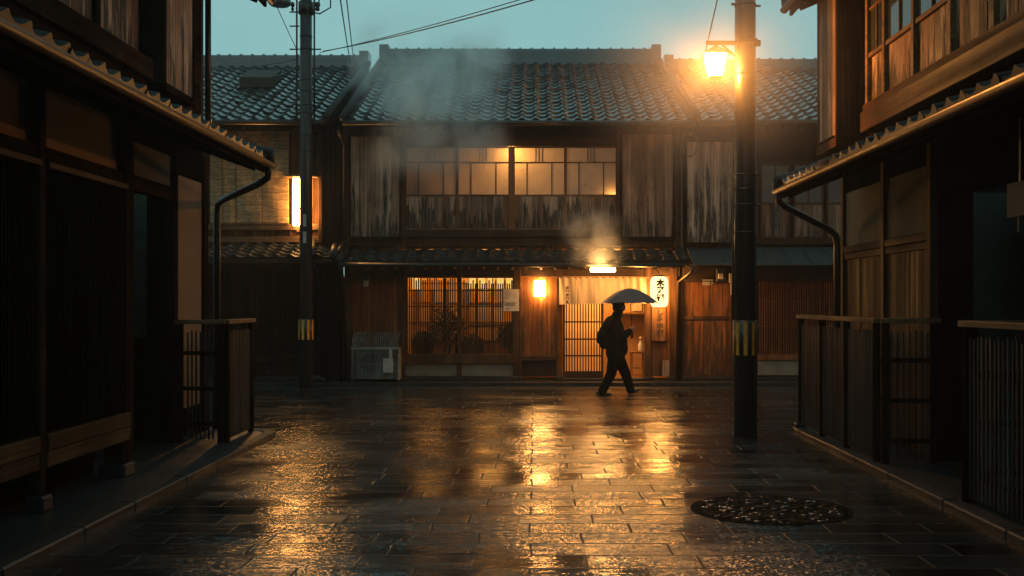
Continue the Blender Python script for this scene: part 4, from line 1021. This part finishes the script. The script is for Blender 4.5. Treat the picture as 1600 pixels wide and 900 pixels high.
lamp('paper_lantern_bulb', (cx, cy, z0 + hh * .5), 280, WARM2, .1, ln)
sb_ = thing('sign_board', 'narrow vertical wooden sign with brush characters under the paper lantern', 'sign', (fx(1030), 19.95, fz(533)))
MB().box(fx(1018.5, 19.93), fx(1041, 19.93), 19.93, 19.975, fz(533, 19.93), fz(478, 19.93)).build('board', wood('sign_wood', (0.17, 0.085, 0.035), (0.2, 0.1, 0.04)), sb_, bevel=.005)
lettering('しる中宿', .13, (fx(1031, 19.92), 19.928, fz(488, 19.92)), simple('faded_ink', (0.035, 0.02, 0.012), 0.6), sb_)

po = thing('poster', 'pale notice sheet fixed to the lattice window beside the post', 'poster', (fx(798.5), 19.93, fz(486)))
x0, x1, z0, z1 = fx(786.5, 19.93), fx(811, 19.93), fz(486, 19.93), fz(452, 19.93)
MB().box(x0, x1, 19.915, 19.922, z0, z1).build('sheet', M['paper'], po)
mk = MB(); ccx, ccz = x0 + (x1 - x0) * .74, z0 + (z1 - z0) * .70
for k in range(20):
    a0, a1 = k * .314, (k + 1) * .314
    mk.quad(*[(ccx + r_ * math.cos(a), 19.9135, ccz + r_ * 1.25 * math.sin(a)) for r_, a in ((.026, a0), (.033, a0), (.033, a1), (.026, a1))])
for k in range(8):
    zz = z1 - .035 - k * .022; xe = x0 + .03 + random.uniform(.08, .14)
    mk.box(x0 + .02, xe, 19.913, 19.9145, zz, zz + random.uniform(.003, .006))
for k in range(5):
    zz = z0 + .10 + .018 * k * .9; mk.box(x0 + .02 + random.uniform(0, .03), x1 - .06 + random.uniform(-.03, .03), 19.913, 19.9145, zz, zz + .010)
mk.box(x0 + .05, x0 + .13, 19.913, 19.9145, z0 + .05, z0 + .062); mk.box(x0 + .04, x0 + .11, 19.913, 19.9145, z0 + .03, z0 + .038)
mk.build('writing', simple('grey_ink', (0.16, 0.13, 0.1), 0.7, var=.4, nscale=40), po)

# lattice cover over an outdoor unit
ac = thing('lattice_cover', 'curved grey slatted cover over an outdoor unit below the dark boarded bay', 'unit cover', (fx(585), 19.7, .085))
x0, x1 = fx(549, 19.5), fx(623, 19.5); zt = PZ(520, 19.8); zm = PZ(544, 19.5)
s_ = MB(); n = 24
for i in range(n):
    x = x0 + .02 + (x1 - x0 - .04) * i / (n - 1)
    pts = [(x, 19.50, .15), (x, 19.50, zm - .012), (x, 19.53, zm + .1), (x, 19.62, zm + .22), (x, 19.78, zt), (x, 19.93, zt + .01)]
    for a, c in zip(pts, pts[1:]): s_.bar(a, c, .016, .012)
s_.build('slats', wood('silvered_wood', (0.10, 0.10, 0.095), (0.15, 0.15, 0.14)), ac)
r_ = MB(); r_.box(x0, x1, 19.475, 19.49, zm - .025, zm + .025); r_.box(x0, x1, 19.512, 19.53, .15, .19); r_.box(x0, x0 + .03, 19.51, 19.9, .12, zm); r_.box(x1 - .03, x1, 19.51, 19.9, .12, zm)
r_.box(x0, x1, 19.512, 19.53, .42, .45); r_.build('frame', wood('silvered_rail', (0.12, 0.12, 0.115), (0.18, 0.18, 0.17), 'x'), ac)
u = MB(); u.box(x0 + .08, x1 - .08, 19.6, 19.85, .15, .75, .5); u.build('outdoor_unit', M['steel'], ac, bevel=.02)
u = MB(); u.lathe([(.19, 0), (.19, .01)], (0, 0, 0), 28); 
for k in range(len(u.v)): p = u.v[k]; u.v[k] = (x0 + .36 + p[0], 19.596 - p[2], .45 + p[1])
u.build('fan_grille', M['metal'], ac)
u = MB(); xx = PX(600, 19.46); u.box(xx - .02, xx + .18, 19.462, 19.472, .27, .55); u.box(xx + .10, xx + .16, 19.452, 19.4615, .56, .72); u.each('plate', M['plate'], ac)

# small unlit lamp over the boarded bay, number plate, meter and intercom
sm = thing('porch_lamp', 'small unlit wall lamp above the slatted cover', 'lamp', (fx(572), 19.9, fz(447)))
MB().box(fx(568), fx(577), 19.90, 19.985, fz(438), fz(431)).build('cap', M['metal'], sm, bevel=.005); MB().box(fx(569), fx(576), 19.905, 19.98, fz(448), fz(438.3)).build('shade', M['plate'], sm, bevel=.006)
pt = thing('number_plate', 'small dark plate with pale figures above the plank door', 'sign', (fx(1106), 19.87, fz(441)))
MB().box(fx(1098, 19.86), fx(1114, 19.86), 19.872, 19.888, fz(446, 19.86), fz(439, 19.86)).build('plate', M['blackpaint'], pt); lettering('田田 7', .075, (fx(1106, 19.86), 19.87, fz(443, 19.86)), M['plate'], pt, False)
MB().box(fx(1098, 19.86), fx(1114, 19.86), 19.85, 19.888, fz(438.6, 19.86), fz(436.8, 19.86)).build('hood', M['plate'], pt)
mt = thing('electric_meter', 'square pale electric meter above the right side of the plank door', 'meter', (fx(1126), 19.88, fz(436)))
MB().box(fx(1119, 19.88), fx(1134, 19.88), 19.83, 19.892, fz(441, 19.88), fz(420, 19.88)).build('case', M['blackpaint'], mt, bevel=.008)
MB().box(fx(1122, 19.82), fx(1130, 19.82), 19.81, 19.829, fz(436, 19.82), fz(427, 19.82)).build('dial', simple('dial_face', (0.5, 0.42, 0.3), 0.4), mt, bevel=.012)
bx2 = thing('junction_box', 'slim pale junction box with hanging cable beside the meter', 'junction box', (fx(1142), 19.85, fz(440)))
MB().box(fx(1139, 19.85), fx(1144, 19.85), 19.8, 19.888, fz(441, 19.85), fz(427, 19.85)).build('case', M['plate'], bx2, bevel=.006); MB().tube([(fx(1140), 19.84, fz(441)), (fx(1140), 19.84, fz(461))], .012, 8).build('cable', M['plate'], bx2)
ml = thing('dish_bracket', 'small round wall fitting with a ring above the weathered shutter box of the right neighbour', 'wall fitting', (fx(1078), 19.7, fz(225)))
f = MB()
for k in range(16):
    a, c = k * .3927, (k + 1) * .3927
    f.tube([(fx(1078, 19.6) + .15 * math.cos(a), 19.6, fz(225, 19.6) + .24 * math.sin(a)), (fx(1078, 19.6) + .15 * math.cos(c), 19.6, fz(225, 19.6) + .24 * math.sin(c))], .012, 6, cap=False)
f.build('ring', M['steel'], ml); MB().lathe([(.05, 0), (.06, .05), (.02, .1)], (fx(1078, 19.62), 19.62, fz(212, 19.62)), 14).build('cap', M['steel'], ml); MB().tube([(fx(1078), 19.65, fz(212)), (fx(1078), 19.9, fz(212))], .015, 8).build('arm', M['metal'], ml)

# hall furniture behind the open door
shf = thing('wall_shelf', 'narrow wooden shelf on the back wall inside the lit doorway', 'shelf', (PX(990, 21.3), 21.3, PZ(490, 21.3)))
MB().box(PX(966, 21.3), PX(1012, 21.3), 21.18, 21.495, PZ(491, 21.3), PZ(488, 21.3)).build('board', M['roomwood'], shf, bevel=.004)
b_ = MB(); b_.box(PX(985, 21.4), PX(985, 21.4) + .03, 21.3, 21.495, PZ(500, 21.4), PZ(491.3, 21.4)); b_.build('bracket', M['roomwood'], shf)
for i, (a, c, e, f_) in enumerate(((986, 1003, 455, 468), (988, 1003, 469, 482))):
    nt_ = MB().box(PX(a, 21.48), PX(c, 21.48), 21.475, 21.485, PZ(f_ + (6 if i == 0 else 4), 21.48), PZ(e + 3 * (1 - i) + 5 * i, 21.48))
    o = nt_.build('notice', M['paper']); tag(o, ('upper white notice on the back wall inside the lit doorway', 'lower white notice just above the shelf inside the lit doorway')[i], 'notice', 'notices inside the doorway')
stl = thing('stool', 'small wooden stool standing inside the lit doorway', 'stool', (PX(998, 20.7), 20.7, .12))
x0, x1 = PX(984, 20.7), PX(1008, 20.7); zs = PZ(549, 20.7)
MB().box(x0, x1, 20.55, 20.85, zs - .035, zs).build('seat', M['roomwood'], stl, bevel=.006)
for x in (x0 + .02, x1 - .055):
    for y in (20.57, 20.79): MB().box(x, x + .035, y, y + .035, .121, zs - .036).build('leg', M['roomwood'], stl, bevel=.003)
MB().box(x0 + .056, x1 - .056, 20.578, 20.597, .27, .30).build('stretcher', M['roomwood'], stl)
btl = MB().lathe([(.05, 0), (.055, .02), (.055, .14), (.02, .2), (.016, .25), (.03, .26), (.028, .30)], (PX(1001, 20.7), 20.7, zs + .001), 16, sx=1.0)
tag(btl.build('bottle', M['paper'], None, True), 'white bottle standing on the stool inside the doorway', 'bottle')

# plants and table silhouettes inside the lattice window
def pot_plant(x, y, h, rad, label, seed):
    rnd = random.Random(seed); t = thing('potted_plant', label, 'plant', (x, y, .12), 'plants behind the lattice window')
    MB().lathe([(.10, 0), (.13, .2), (.14, .22)], (x, y, .121), 16).build('pot', M['clay'], t, True)
    MB().tube([(x, y, .3), (x + .03, y, h * .6), (x, y, h)], [.02, .016, .008], 8).build('stem', M['clay'], t)
    lv = MB()
    for _ in range(1100):
        a, b2, q = rnd.uniform(0, 6.28), rnd.uniform(-1, 1), rnd.random() ** .4
        c = Vector((x, y, h)) + Vector((math.cos(a) * math.sqrt(1 - b2 * b2), math.sin(a) * math.sqrt(1 - b2 * b2), b2 * 1.1)) * rad * q
        u = Vector((rnd.uniform(-1, 1), rnd.uniform(-1, 1), rnd.uniform(-1, 1))).normalized() * .045; v = u.cross(Vector((rnd.uniform(-1, 1), rnd.uniform(-1, 1), 1))).normalized() * .022
        lv.quad(c - u, c - v, c + u, c + v)
    lv.build('foliage', M['leafdark'], t, fix=False)
pot_plant(fx(700, 20.7), 20.7, 1.12, .42, 'tall round potted plant at the middle of the lattice window', 3)
pot_plant(fx(662, 20.6), 20.6, .80, .24, 'low potted plant at the left end of the lattice window', 4)
pot_plant(fx(795, 20.6), 20.6, .95, .26, 'potted plant at the right end of the lattice window', 5)
pot_plant(fx(738, 20.8), 20.8, .72, .26, 'low potted plant right of the tall one in the lattice window', 6)
tbl = thing('dining_table', 'dark wooden table inside the lattice window', 'table', (fx(755), 21.3, .12))
MB().box(fx(700), fx(800), 21.1, 21.8, .78, .82).build('tabletop', M['dark_x'], tbl)
for x in (fx(704), fx(792)):
    for y in (21.15, 21.7): MB().box(x, x + .05, y, y + .05, .121, .779).build('leg', M['dark'], tbl)
it = thing('storage_bundle', 'dark bundle against the lower left pane of the upper windows', 'bundle', (fx(662), 20.1, fz(306)))
bb_ = MB(); 
for (px, w2, h2) in ((655, .16, .22), (666, .17, .26), (674, .08, .14)): bb_.ball((fx(px), 20.12, fz(306) + h2 * .55 - .03), (w2, .07, h2 * .62), 14, 9)
bb_.build('cloth', M['blackpaint'], it, True); MB().box(fx(640), fx(690), 20.0, 20.3, fz(312), fz(306.5)).build('ledge', M['roomwood'], it)

# bits on the near houses
hs = thing('hanging_sign', 'pale rectangular sign hanging in the dark doorway at the right edge', 'sign', (3.72, 7.6, 2.28))
MB().box(3.70, 3.74, 7.35, 7.80, PZ(338, 7.6), PZ(283, 7.6)).build('board', M['dimplate'], hs, bevel=.006); MB().box(3.712, 3.728, 7.6, 7.63, PZ(283, 7.6), 3.06).build('hanger', M['metal'], hs); MB().box(3.71, 3.73, 7.62, 7.65, PZ(362, 7.6), PZ(338.5, 7.6)).build('tag', M['dimplate'], hs)

# stones at the foot of the gap
for i, (px, dx, sz) in enumerate(((503, 0, (.11, .10, .07)), (511, .0, (.08, .08, .045)))):
    mb = MB().ball((fx(px), 19.62 - .05 * i, .085 + sz[2] * .8), sz, 9, 6)
    for k in range(len(mb.v)): v = mb.v[k]; mb.v[k] = (v[0] + random.uniform(-.012, .012), v[1], v[2] + random.uniform(-.008, .008))
    tag(mb.build('stone', M['stone']), ('larger rough stone at the foot of the dark gap between the houses', 'smaller flat stone at the foot of the dark gap between the houses')[i], 'stone', 'stones by the gap')

# round pebble-filled drain
dc = thing('drain_pit', 'round pebble filled drain set in the paving at the lower right', 'drain', (1.88, 7.92, 0))
def ringmesh(r0, r1, z0, z1, n=48):
    mb = MB(); A = []
    for r, z in ((r1, z0), (r1, z1), (r0, z1), (r0, z0)): A.append([mb.vert((1.88 + r * 1.12 * math.cos(2 * math.pi * k / n), 7.92 + r * math.sin(2 * math.pi * k / n), z)) for k in range(n)])
    for a, b_ in zip(A, A[1:]):
        for k in range(n): mb.face([a[k], a[(k + 1) % n], b_[(k + 1) % n], b_[k]], .5)
    return mb
ringmesh(.535, .565, -.01, .005).build('rim', M['soot'], dc)
MB().lathe([(.534, -.01), (.534, .003)], (1.88, 7.92, 0), 48, sx=1.12).build('bed', M['soot'], dc)
pb = MB(); cnt = 0; pts = []
while cnt < 1500:
    a, r = random.uniform(0, 6.28), .515 * math.sqrt(random.random()); x, y = 1.88 + 1.12 * r * math.cos(a), 7.92 + r * math.sin(a); cnt += 1
    s_ = random.choice((.006, .008, .010, .012, .016, .024, .034)) * random.uniform(.8, 1.2); pb.ball((x, y, .003), (s_ * random.uniform(.8, 1.5), s_ * random.uniform(.7, 1.1), min(.010, s_ * random.uniform(.3, .5))), 9, 6, random.random())
tag(pb.build('pebbles', M['pebble'], dc, True), kind='stuff')

# ------------------------------------------------------------------ walking person with umbrella and bag
PYW = 17.7
def P(px, py, dy=0.0): return Vector((PX(px, PYW), PYW + dy, PZ(py, PYW)))
pr_ = thing('person', 'person walking right under an umbrella in dark jacket and trousers, past the lit entrance', 'person', (PX(965, PYW), PYW, 0))
def blend(parts, name, mat, parent, vox=.011, sm=4):
    """parts: list of (points, radii[, flatten]) lofts and balls, fused into one skin"""
    mb = MB()
    for p in parts:
        if p[0] == 'ball': mb.ball(p[1], p[2], 16, 12)
        else:
            pts, rr = p[0], p[1]
            Q, RR = [], []
            for i in range(len(pts) - 1):
                for k in range(4): t = k / 4; Q.append(pts[i].lerp(pts[i + 1], t)); RR.append(rr[i] * (1 - t) + rr[i + 1] * t)
            Q.append(pts[-1]); RR.append(rr[-1]); mb.tube(Q, RR, 14)
            mb.ball(pts[0], rr[0] * .98, 12, 9); mb.ball(pts[-1], rr[-1] * .98, 12, 9)
    o = mb.build(name, mat, parent, True)
    m = o.modifiers.new('fuse', 'REMESH'); m.mode = 'VOXEL'; m.voxel_size = vox; m.use_smooth_shade = True
    m = o.modifiers.new('smooth', 'SMOOTH'); m.factor = .5; m.iterations = sm
    return o
D = .085
hipL, hipR = P(961, 556, -D), P(963, 556, D)
body = []
# near-side (camera) leg is the trailing one
body += [([hipL, P(955, 582, -D), P(940, 608, -D * .8)], [.075, .055, .04]), ([hipR, P(977, 583, D), P(986, 608, D * .8)], [.075, .055, .04])]
body += [([P(962, 552), P(963, 530), P(961, 508)], [.13, .13, .14]), ([P(962, 500), P(965, 487)], [.06, .05])]
body += [('ball', P(968.5, 476), (.088, .075, .115)), ('ball', P(972, 481), (.06, .055, .07)), ('ball', P(976.2, 478.5), (.022, .014, .02)), ('ball', P(974.5, 484.5), (.022, .03, .016)), ('ball', P(966.5, 477.5, -.078), (.02, .012, .03)), ('ball', P(966.5, 477.5, .078), (.02, .012, .03)), ('ball', P(974, 475.5, -.03), (.014, .016, .010)), ('ball', P(974, 475.5, .03), (.014, .016, .010))]
# arms: near arm bent up to the umbrella handle, far arm hanging bent
body += [([P(957, 504, -.17), P(966, 529, -.19), P(985, 516, -.07)], [.055, .045, .03]), ([P(960, 504, .17), P(964, 528, .2), P(980, 524, .1)], [.055, .045, .03])]
hand = P(987.2, 513.5, -.055)
body += [('ball', hand, (.028, .040, .038)), ('ball', P(983, 522, .08), (.04, .022, .028))]
bo = blend(body, 'body', M['skin'], pr_, .010, 3)
fg = []
for k in range(4):                                   # four fingers round the handle
    z = hand.z + .032 - k * .021; r_ = .0105; l = (.9, 1.0, .95, .8)[k]
    fg.append(([Vector((hand.x + .004, hand.y - .036, z)), Vector((hand.x + .030 * l, hand.y - .030, z)), Vector((hand.x + .040 * l, hand.y - .002, z - .003)), Vector((hand.x + .022 * l, hand.y + .018, z - .004))], [r_, r_, r_ * .95, r_ * .8]))
fg.append(([Vector((hand.x - .004, hand.y + .03, hand.z + .01)), Vector((hand.x + .024, hand.y + .034, hand.z + .03)), Vector((hand.x + .038, hand.y + .016, hand.z + .042))], [.013, .012, .010]))
blend(fg, 'fingers', M['skin'], pr_, .005, 1)
fg = []
for k in range(4):
    z = PZ(522, PYW) + .018 - k * .013; fg.append(([P(985, 522, .085 + .012 * k - .02) + Vector((0, 0, .018 - k * .013)), P(988.2, 523, .085 + .012 * k - .02) + Vector((0, 0, .008 - k * .013)), P(988, 525.2, .085 + .012 * k - .02) + Vector((0, 0, -.006 - k * .010))], [.0105, .010, .008]))
fg.append(([P(983, 520.5, .06), P(986, 519, .05), P(988.3, 519.5, .055)], [.012, .011, .009]))
blend(fg, 'fingers', M['skin'], pr_, .005, 1)
jk = [([P(962, 551), P(963, 540), P(961, 522), P(959, 508)], [.185, .18, .185, .17]), ([P(958, 507, -.14), P(961, 499), P(958, 507, .14)], [.10, .10, .10]), ([P(961, 500), P(966, 487.5)], [.10, .085]),
      ([P(954, 532), P(950, 516), P(955, 504)], [.14, .155, .125]), ([P(962, 496), P(965, 488)], [.085, .078]), ([P(969, 546), P(968, 525)], [.145, .13]),
      ([P(957, 506, -.165), P(966, 529, -.195), P(982.5, 517.5, -.08)], [.095, .08, .058]), ([P(960, 506, .165), P(965, 528, .2), P(979.5, 524.5, .105)], [.082, .068, .05]), ([P(962, 554.5, -.05), P(962, 554.5, .05)], [.165, .165])]
jo = blend(jk, 'jacket', M['jacket'], pr_, .012, 3)
tr_ = [([P(960, 553, -D), P(954.5, 583, -D), P(942.5, 607, -D * .8), P(940.5, 611, -D * .8)], [.122, .094, .078, .08]), ([P(964, 553, D), P(977.5, 583, D), P(985, 606, D * .8), P(986, 609.5, D * .8)], [.122, .094, .076, .078]), ([P(962, 556, -.06), P(962, 556, .06)], [.13, .13])]
blend(tr_, 'trousers', M['trousers'], pr_, .011, 2)
z0 = PZ(617, PYW)
sh_ = [([P(933.5, 613, -D * .8), P(942, 614.4, -D * .8), P(951, 615.6, -D * .8)], [.040, .046, .034]), ([P(938, 611, -D * .8), P(937, 613, -D * .8)], [.045, .04]), ([P(946, 615.6, -D * .8), P(955, 616.4, -D * .8)], [.032, .022])]
blend(sh_, 'shoe', M['shoe'], pr_, .009, 2)
sh_ = [([P(983.5, 612.5, D * .8), P(990, 612, D * .8), P(996, 610, D * .8)], [.042, .042, .034]), ([P(986.5, 609, D * .8), P(985, 612, D * .8)], [.046, .042]), ([P(993, 611, D * .8), P(999.5, 608.4, D * .8)], [.034, .022])]
blend(sh_, 'shoe', M['shoe'], pr_, .009, 2)
hr = [('ball', P(966, 473), (.118, .108, .125)), ('ball', P(962, 479), (.065, .078, .09)), ('ball', P(971, 467.5), (.075, .075, .055))]
blend(hr, 'hair', M['hair'], pr_, .009, 2)

# umbrella
ub = thing('umbrella', 'open grey umbrella held over the walking person', 'umbrella', (hand.x, hand.y, hand.z))
apex = P(983, 450.5, -.05); rim_l, rim_r = P(938.5, 474, 0), P(1029, 473.5, 0); Rm = (rim_r.x - rim_l.x) / 2
cxu, zr_ = (rim_l.x + rim_r.x) / 2, rim_l.z; hgt = apex.z - zr_
mb = MB(); NR, NA = 8, 48; rings = []
for i in range(NR + 1):
    t = i / NR; ring = []
    for k in range(NA):
        a = 2 * math.pi * k / NA; seg = (k % 6) / 6.0; dip = math.sin(math.pi * seg)
        rr_ = Rm * t * (1 - .035 * dip * t); zz = zr_ + hgt * (1 - t ** 1.75) + .018 * dip * t * (1 if i == NR else -.3)
        ring.append(mb.vert((apex.x * (1 - t) + cxu * t + rr_ * math.cos(a), apex.y + rr_ * math.sin(a), zz)))
    rings.append(ring)
for a, b_ in zip(rings, rings[1:]):
    for k in range(NA): mb.face([a[k], a[(k + 1) % NA], b_[(k + 1) % NA], b_[k]], .5)
mb.build('canopy', M['umbrella'], ub, True, fix=False)
top = Vector((apex.x, apex.y, apex.z)); up_ = (top - hand).normalized()
MB().tube([hand - up_ * .11, hand, top, top + up_ * .085], [.007, .007, .006, .004], 8).build('shaft', M['metal'], ub)
MB().tube([hand - up_ * .16 + Vector((-.03, 0, .02)), hand - up_ * .17 + Vector((-.015, 0, 0)), hand - up_ * .15, hand - up_ * .06], .012, 8).build('handle', M['dark'], ub, True)
rb = MB()
for k in range(8):
    a = 2 * math.pi * k / 8; pr2 = None
    for i in range(0, 9):
        t = i / 8; q = Vector((apex.x * (1 - t) + cxu * t + Rm * t * math.cos(a), apex.y + Rm * t * math.sin(a), zr_ + hgt * (1 - t ** 1.75) - .012))
        if pr2 is not None: rb.bar(pr2, q, .006, .006)
        pr2 = q
    q = Vector((apex.x * .5 + cxu * .5 + Rm * .5 * math.cos(a), apex.y + Rm * .5 * math.sin(a), zr_ + hgt * (1 - .5 ** 1.75) - .015)); rb.bar(q, top - up_ * .26, .005, .005)
rb.build('ribs', M['metal'], ub)
# shoulder bag on the back
bg_ = thing('shoulder_bag', 'dark bulging bag slung on the back of the walking person', 'bag', tuple(P(943, 527)))
blend([([P(945, 513, -.04), P(941.5, 524, -.04), P(944, 537, -.04)], [.075, .115, .10]), ([P(945, 514, .05), P(941.5, 525, .05), P(944.5, 537, .05)], [.075, .115, .10]), ('ball', P(937.5, 529), (.07, .12, .10))], 'pouch', M['bag'], bg_, .011, 4)
s_ = MB(); s_.tube([P(945, 513, -.09), P(951, 503, -.13), P(957, 497.6, -.15), P(963.5, 501, -.17), P(967, 509, -.165)], .016, 8); s_.build('strap', M['bag'], bg_, True)

# ------------------------------------------------------------------ steam and rain haze
def steam(name, label, x0, x1, y0, y1, z0, z1, dens, scale, lean, lo=.42, hi=.72):
    b = NB(name + '_vapour')
    tc = b.n('ShaderNodeTexCoord'); sx = b.n('ShaderNodeSeparateXYZ'); b.l(tc.outputs['Generated'], sx.inputs[0])
    X, Y, Z = sx.outputs
    ctr = b.math('MULTIPLY_ADD', b.math('SUBTRACT', Z, .0), lean, .5 - lean * .5)
    wid = b.math('MULTIPLY_ADD', Z, .15, .46)
    rx = b.math('DIVIDE', b.math('SUBTRACT', X, ctr), wid); ry = b.math('DIVIDE', b.math('SUBTRACT', Y, .5), .45)
    r2 = b.math('ADD', b.math('MULTIPLY', rx, rx), b.math('MULTIPLY', ry, ry))
    fall = b.math('MULTIPLY', b.ramp(r2, 0.05, 1.0, 1.0, 0.0), b.math('MULTIPLY', b.ramp(Z, 0.0, .22), b.ramp(Z, .6, 1.0, 1.0, 0.0)))
    n = b.noise(b.coord((1, 1, .9)), scale, 5, .55, .5)
    den = b.math('MULTIPLY', b.math('MULTIPLY', fall, b.ramp(n, lo, hi)), dens)
    pv = b.n('ShaderNodeVolumePrincipled'); pv.inputs['Color'].default_value = (.92, .95, .95, 1); pv.inputs['Anisotropy'].default_value = .1
    b.l(den, pv.inputs['Density']); b.l(pv.outputs[0], b.out.inputs['Volume'])
    o = MB().box(x0, x1, y0, y1, z0, z1).build(name, b.m)
    return tag(o, label, 'steam', kind='stuff')
steam('steam', 'pale steam drifting up in front of the main roof', -3.6, -.35, 18.0, 20.6, 3.9, 7.5, 1.9, 1.1, -.12, .36, .74)
steam('steam', 'small puff of steam glowing above the entrance lamp', PX(870, 18.8), PX(985, 18.8), 18.3, 19.3, 2.25, 3.5, 1.1, 2.2, -.1, .34, .74)

ms = NB('lamp_halo'); tc = ms.n('ShaderNodeTexCoord'); vm = ms.n('ShaderNodeVectorMath', operation='DISTANCE'); ms.l(tc.outputs['Generated'], vm.inputs[0]); vm.inputs[1].default_value = (.5, .5, .5)  # denser mist added round the lantern in place of a lens halo
dn = ms.math('MULTIPLY', ms.ramp(vm.outputs['Value'], .0, .5, 1.0, 0.0), ms.ramp(ms.noise(ms.coord((1.5, 1.5, .5)), 1.5, 3), .3, .7, .085, .14))
pv = ms.n('ShaderNodeVolumePrincipled'); pv.inputs['Color'].default_value = (.95, .95, .95, 1); ms.l(dn, pv.inputs['Density']); pv.inputs['Anisotropy'].default_value = .4
ms.l(pv.outputs[0], ms.out.inputs['Volume'])
tag(MB().box(LX - 2.0, LX + 2.0, LY - 2.0, LY + 2.0, 2.55, 6.55).build('halo', ms.m), 'fine drizzle added for the glow around the street lantern', 'halo', kind='stuff')
hz_ = NB('rain_haze'); pv = hz_.n('ShaderNodeVolumePrincipled')
pv.inputs['Color'].default_value = (.86, .93, .95, 1); pv.inputs['Density'].default_value = .0013; pv.inputs['Anisotropy'].default_value = .5
hz_.l(pv.outputs[0], hz_.out.inputs['Volume'])
h_ = MB().box(-31, 31, -25, 45, -1, 9.6).build('haze', hz_.m); tag(h_, 'thin rain haze in the street', 'haze', kind='stuff')
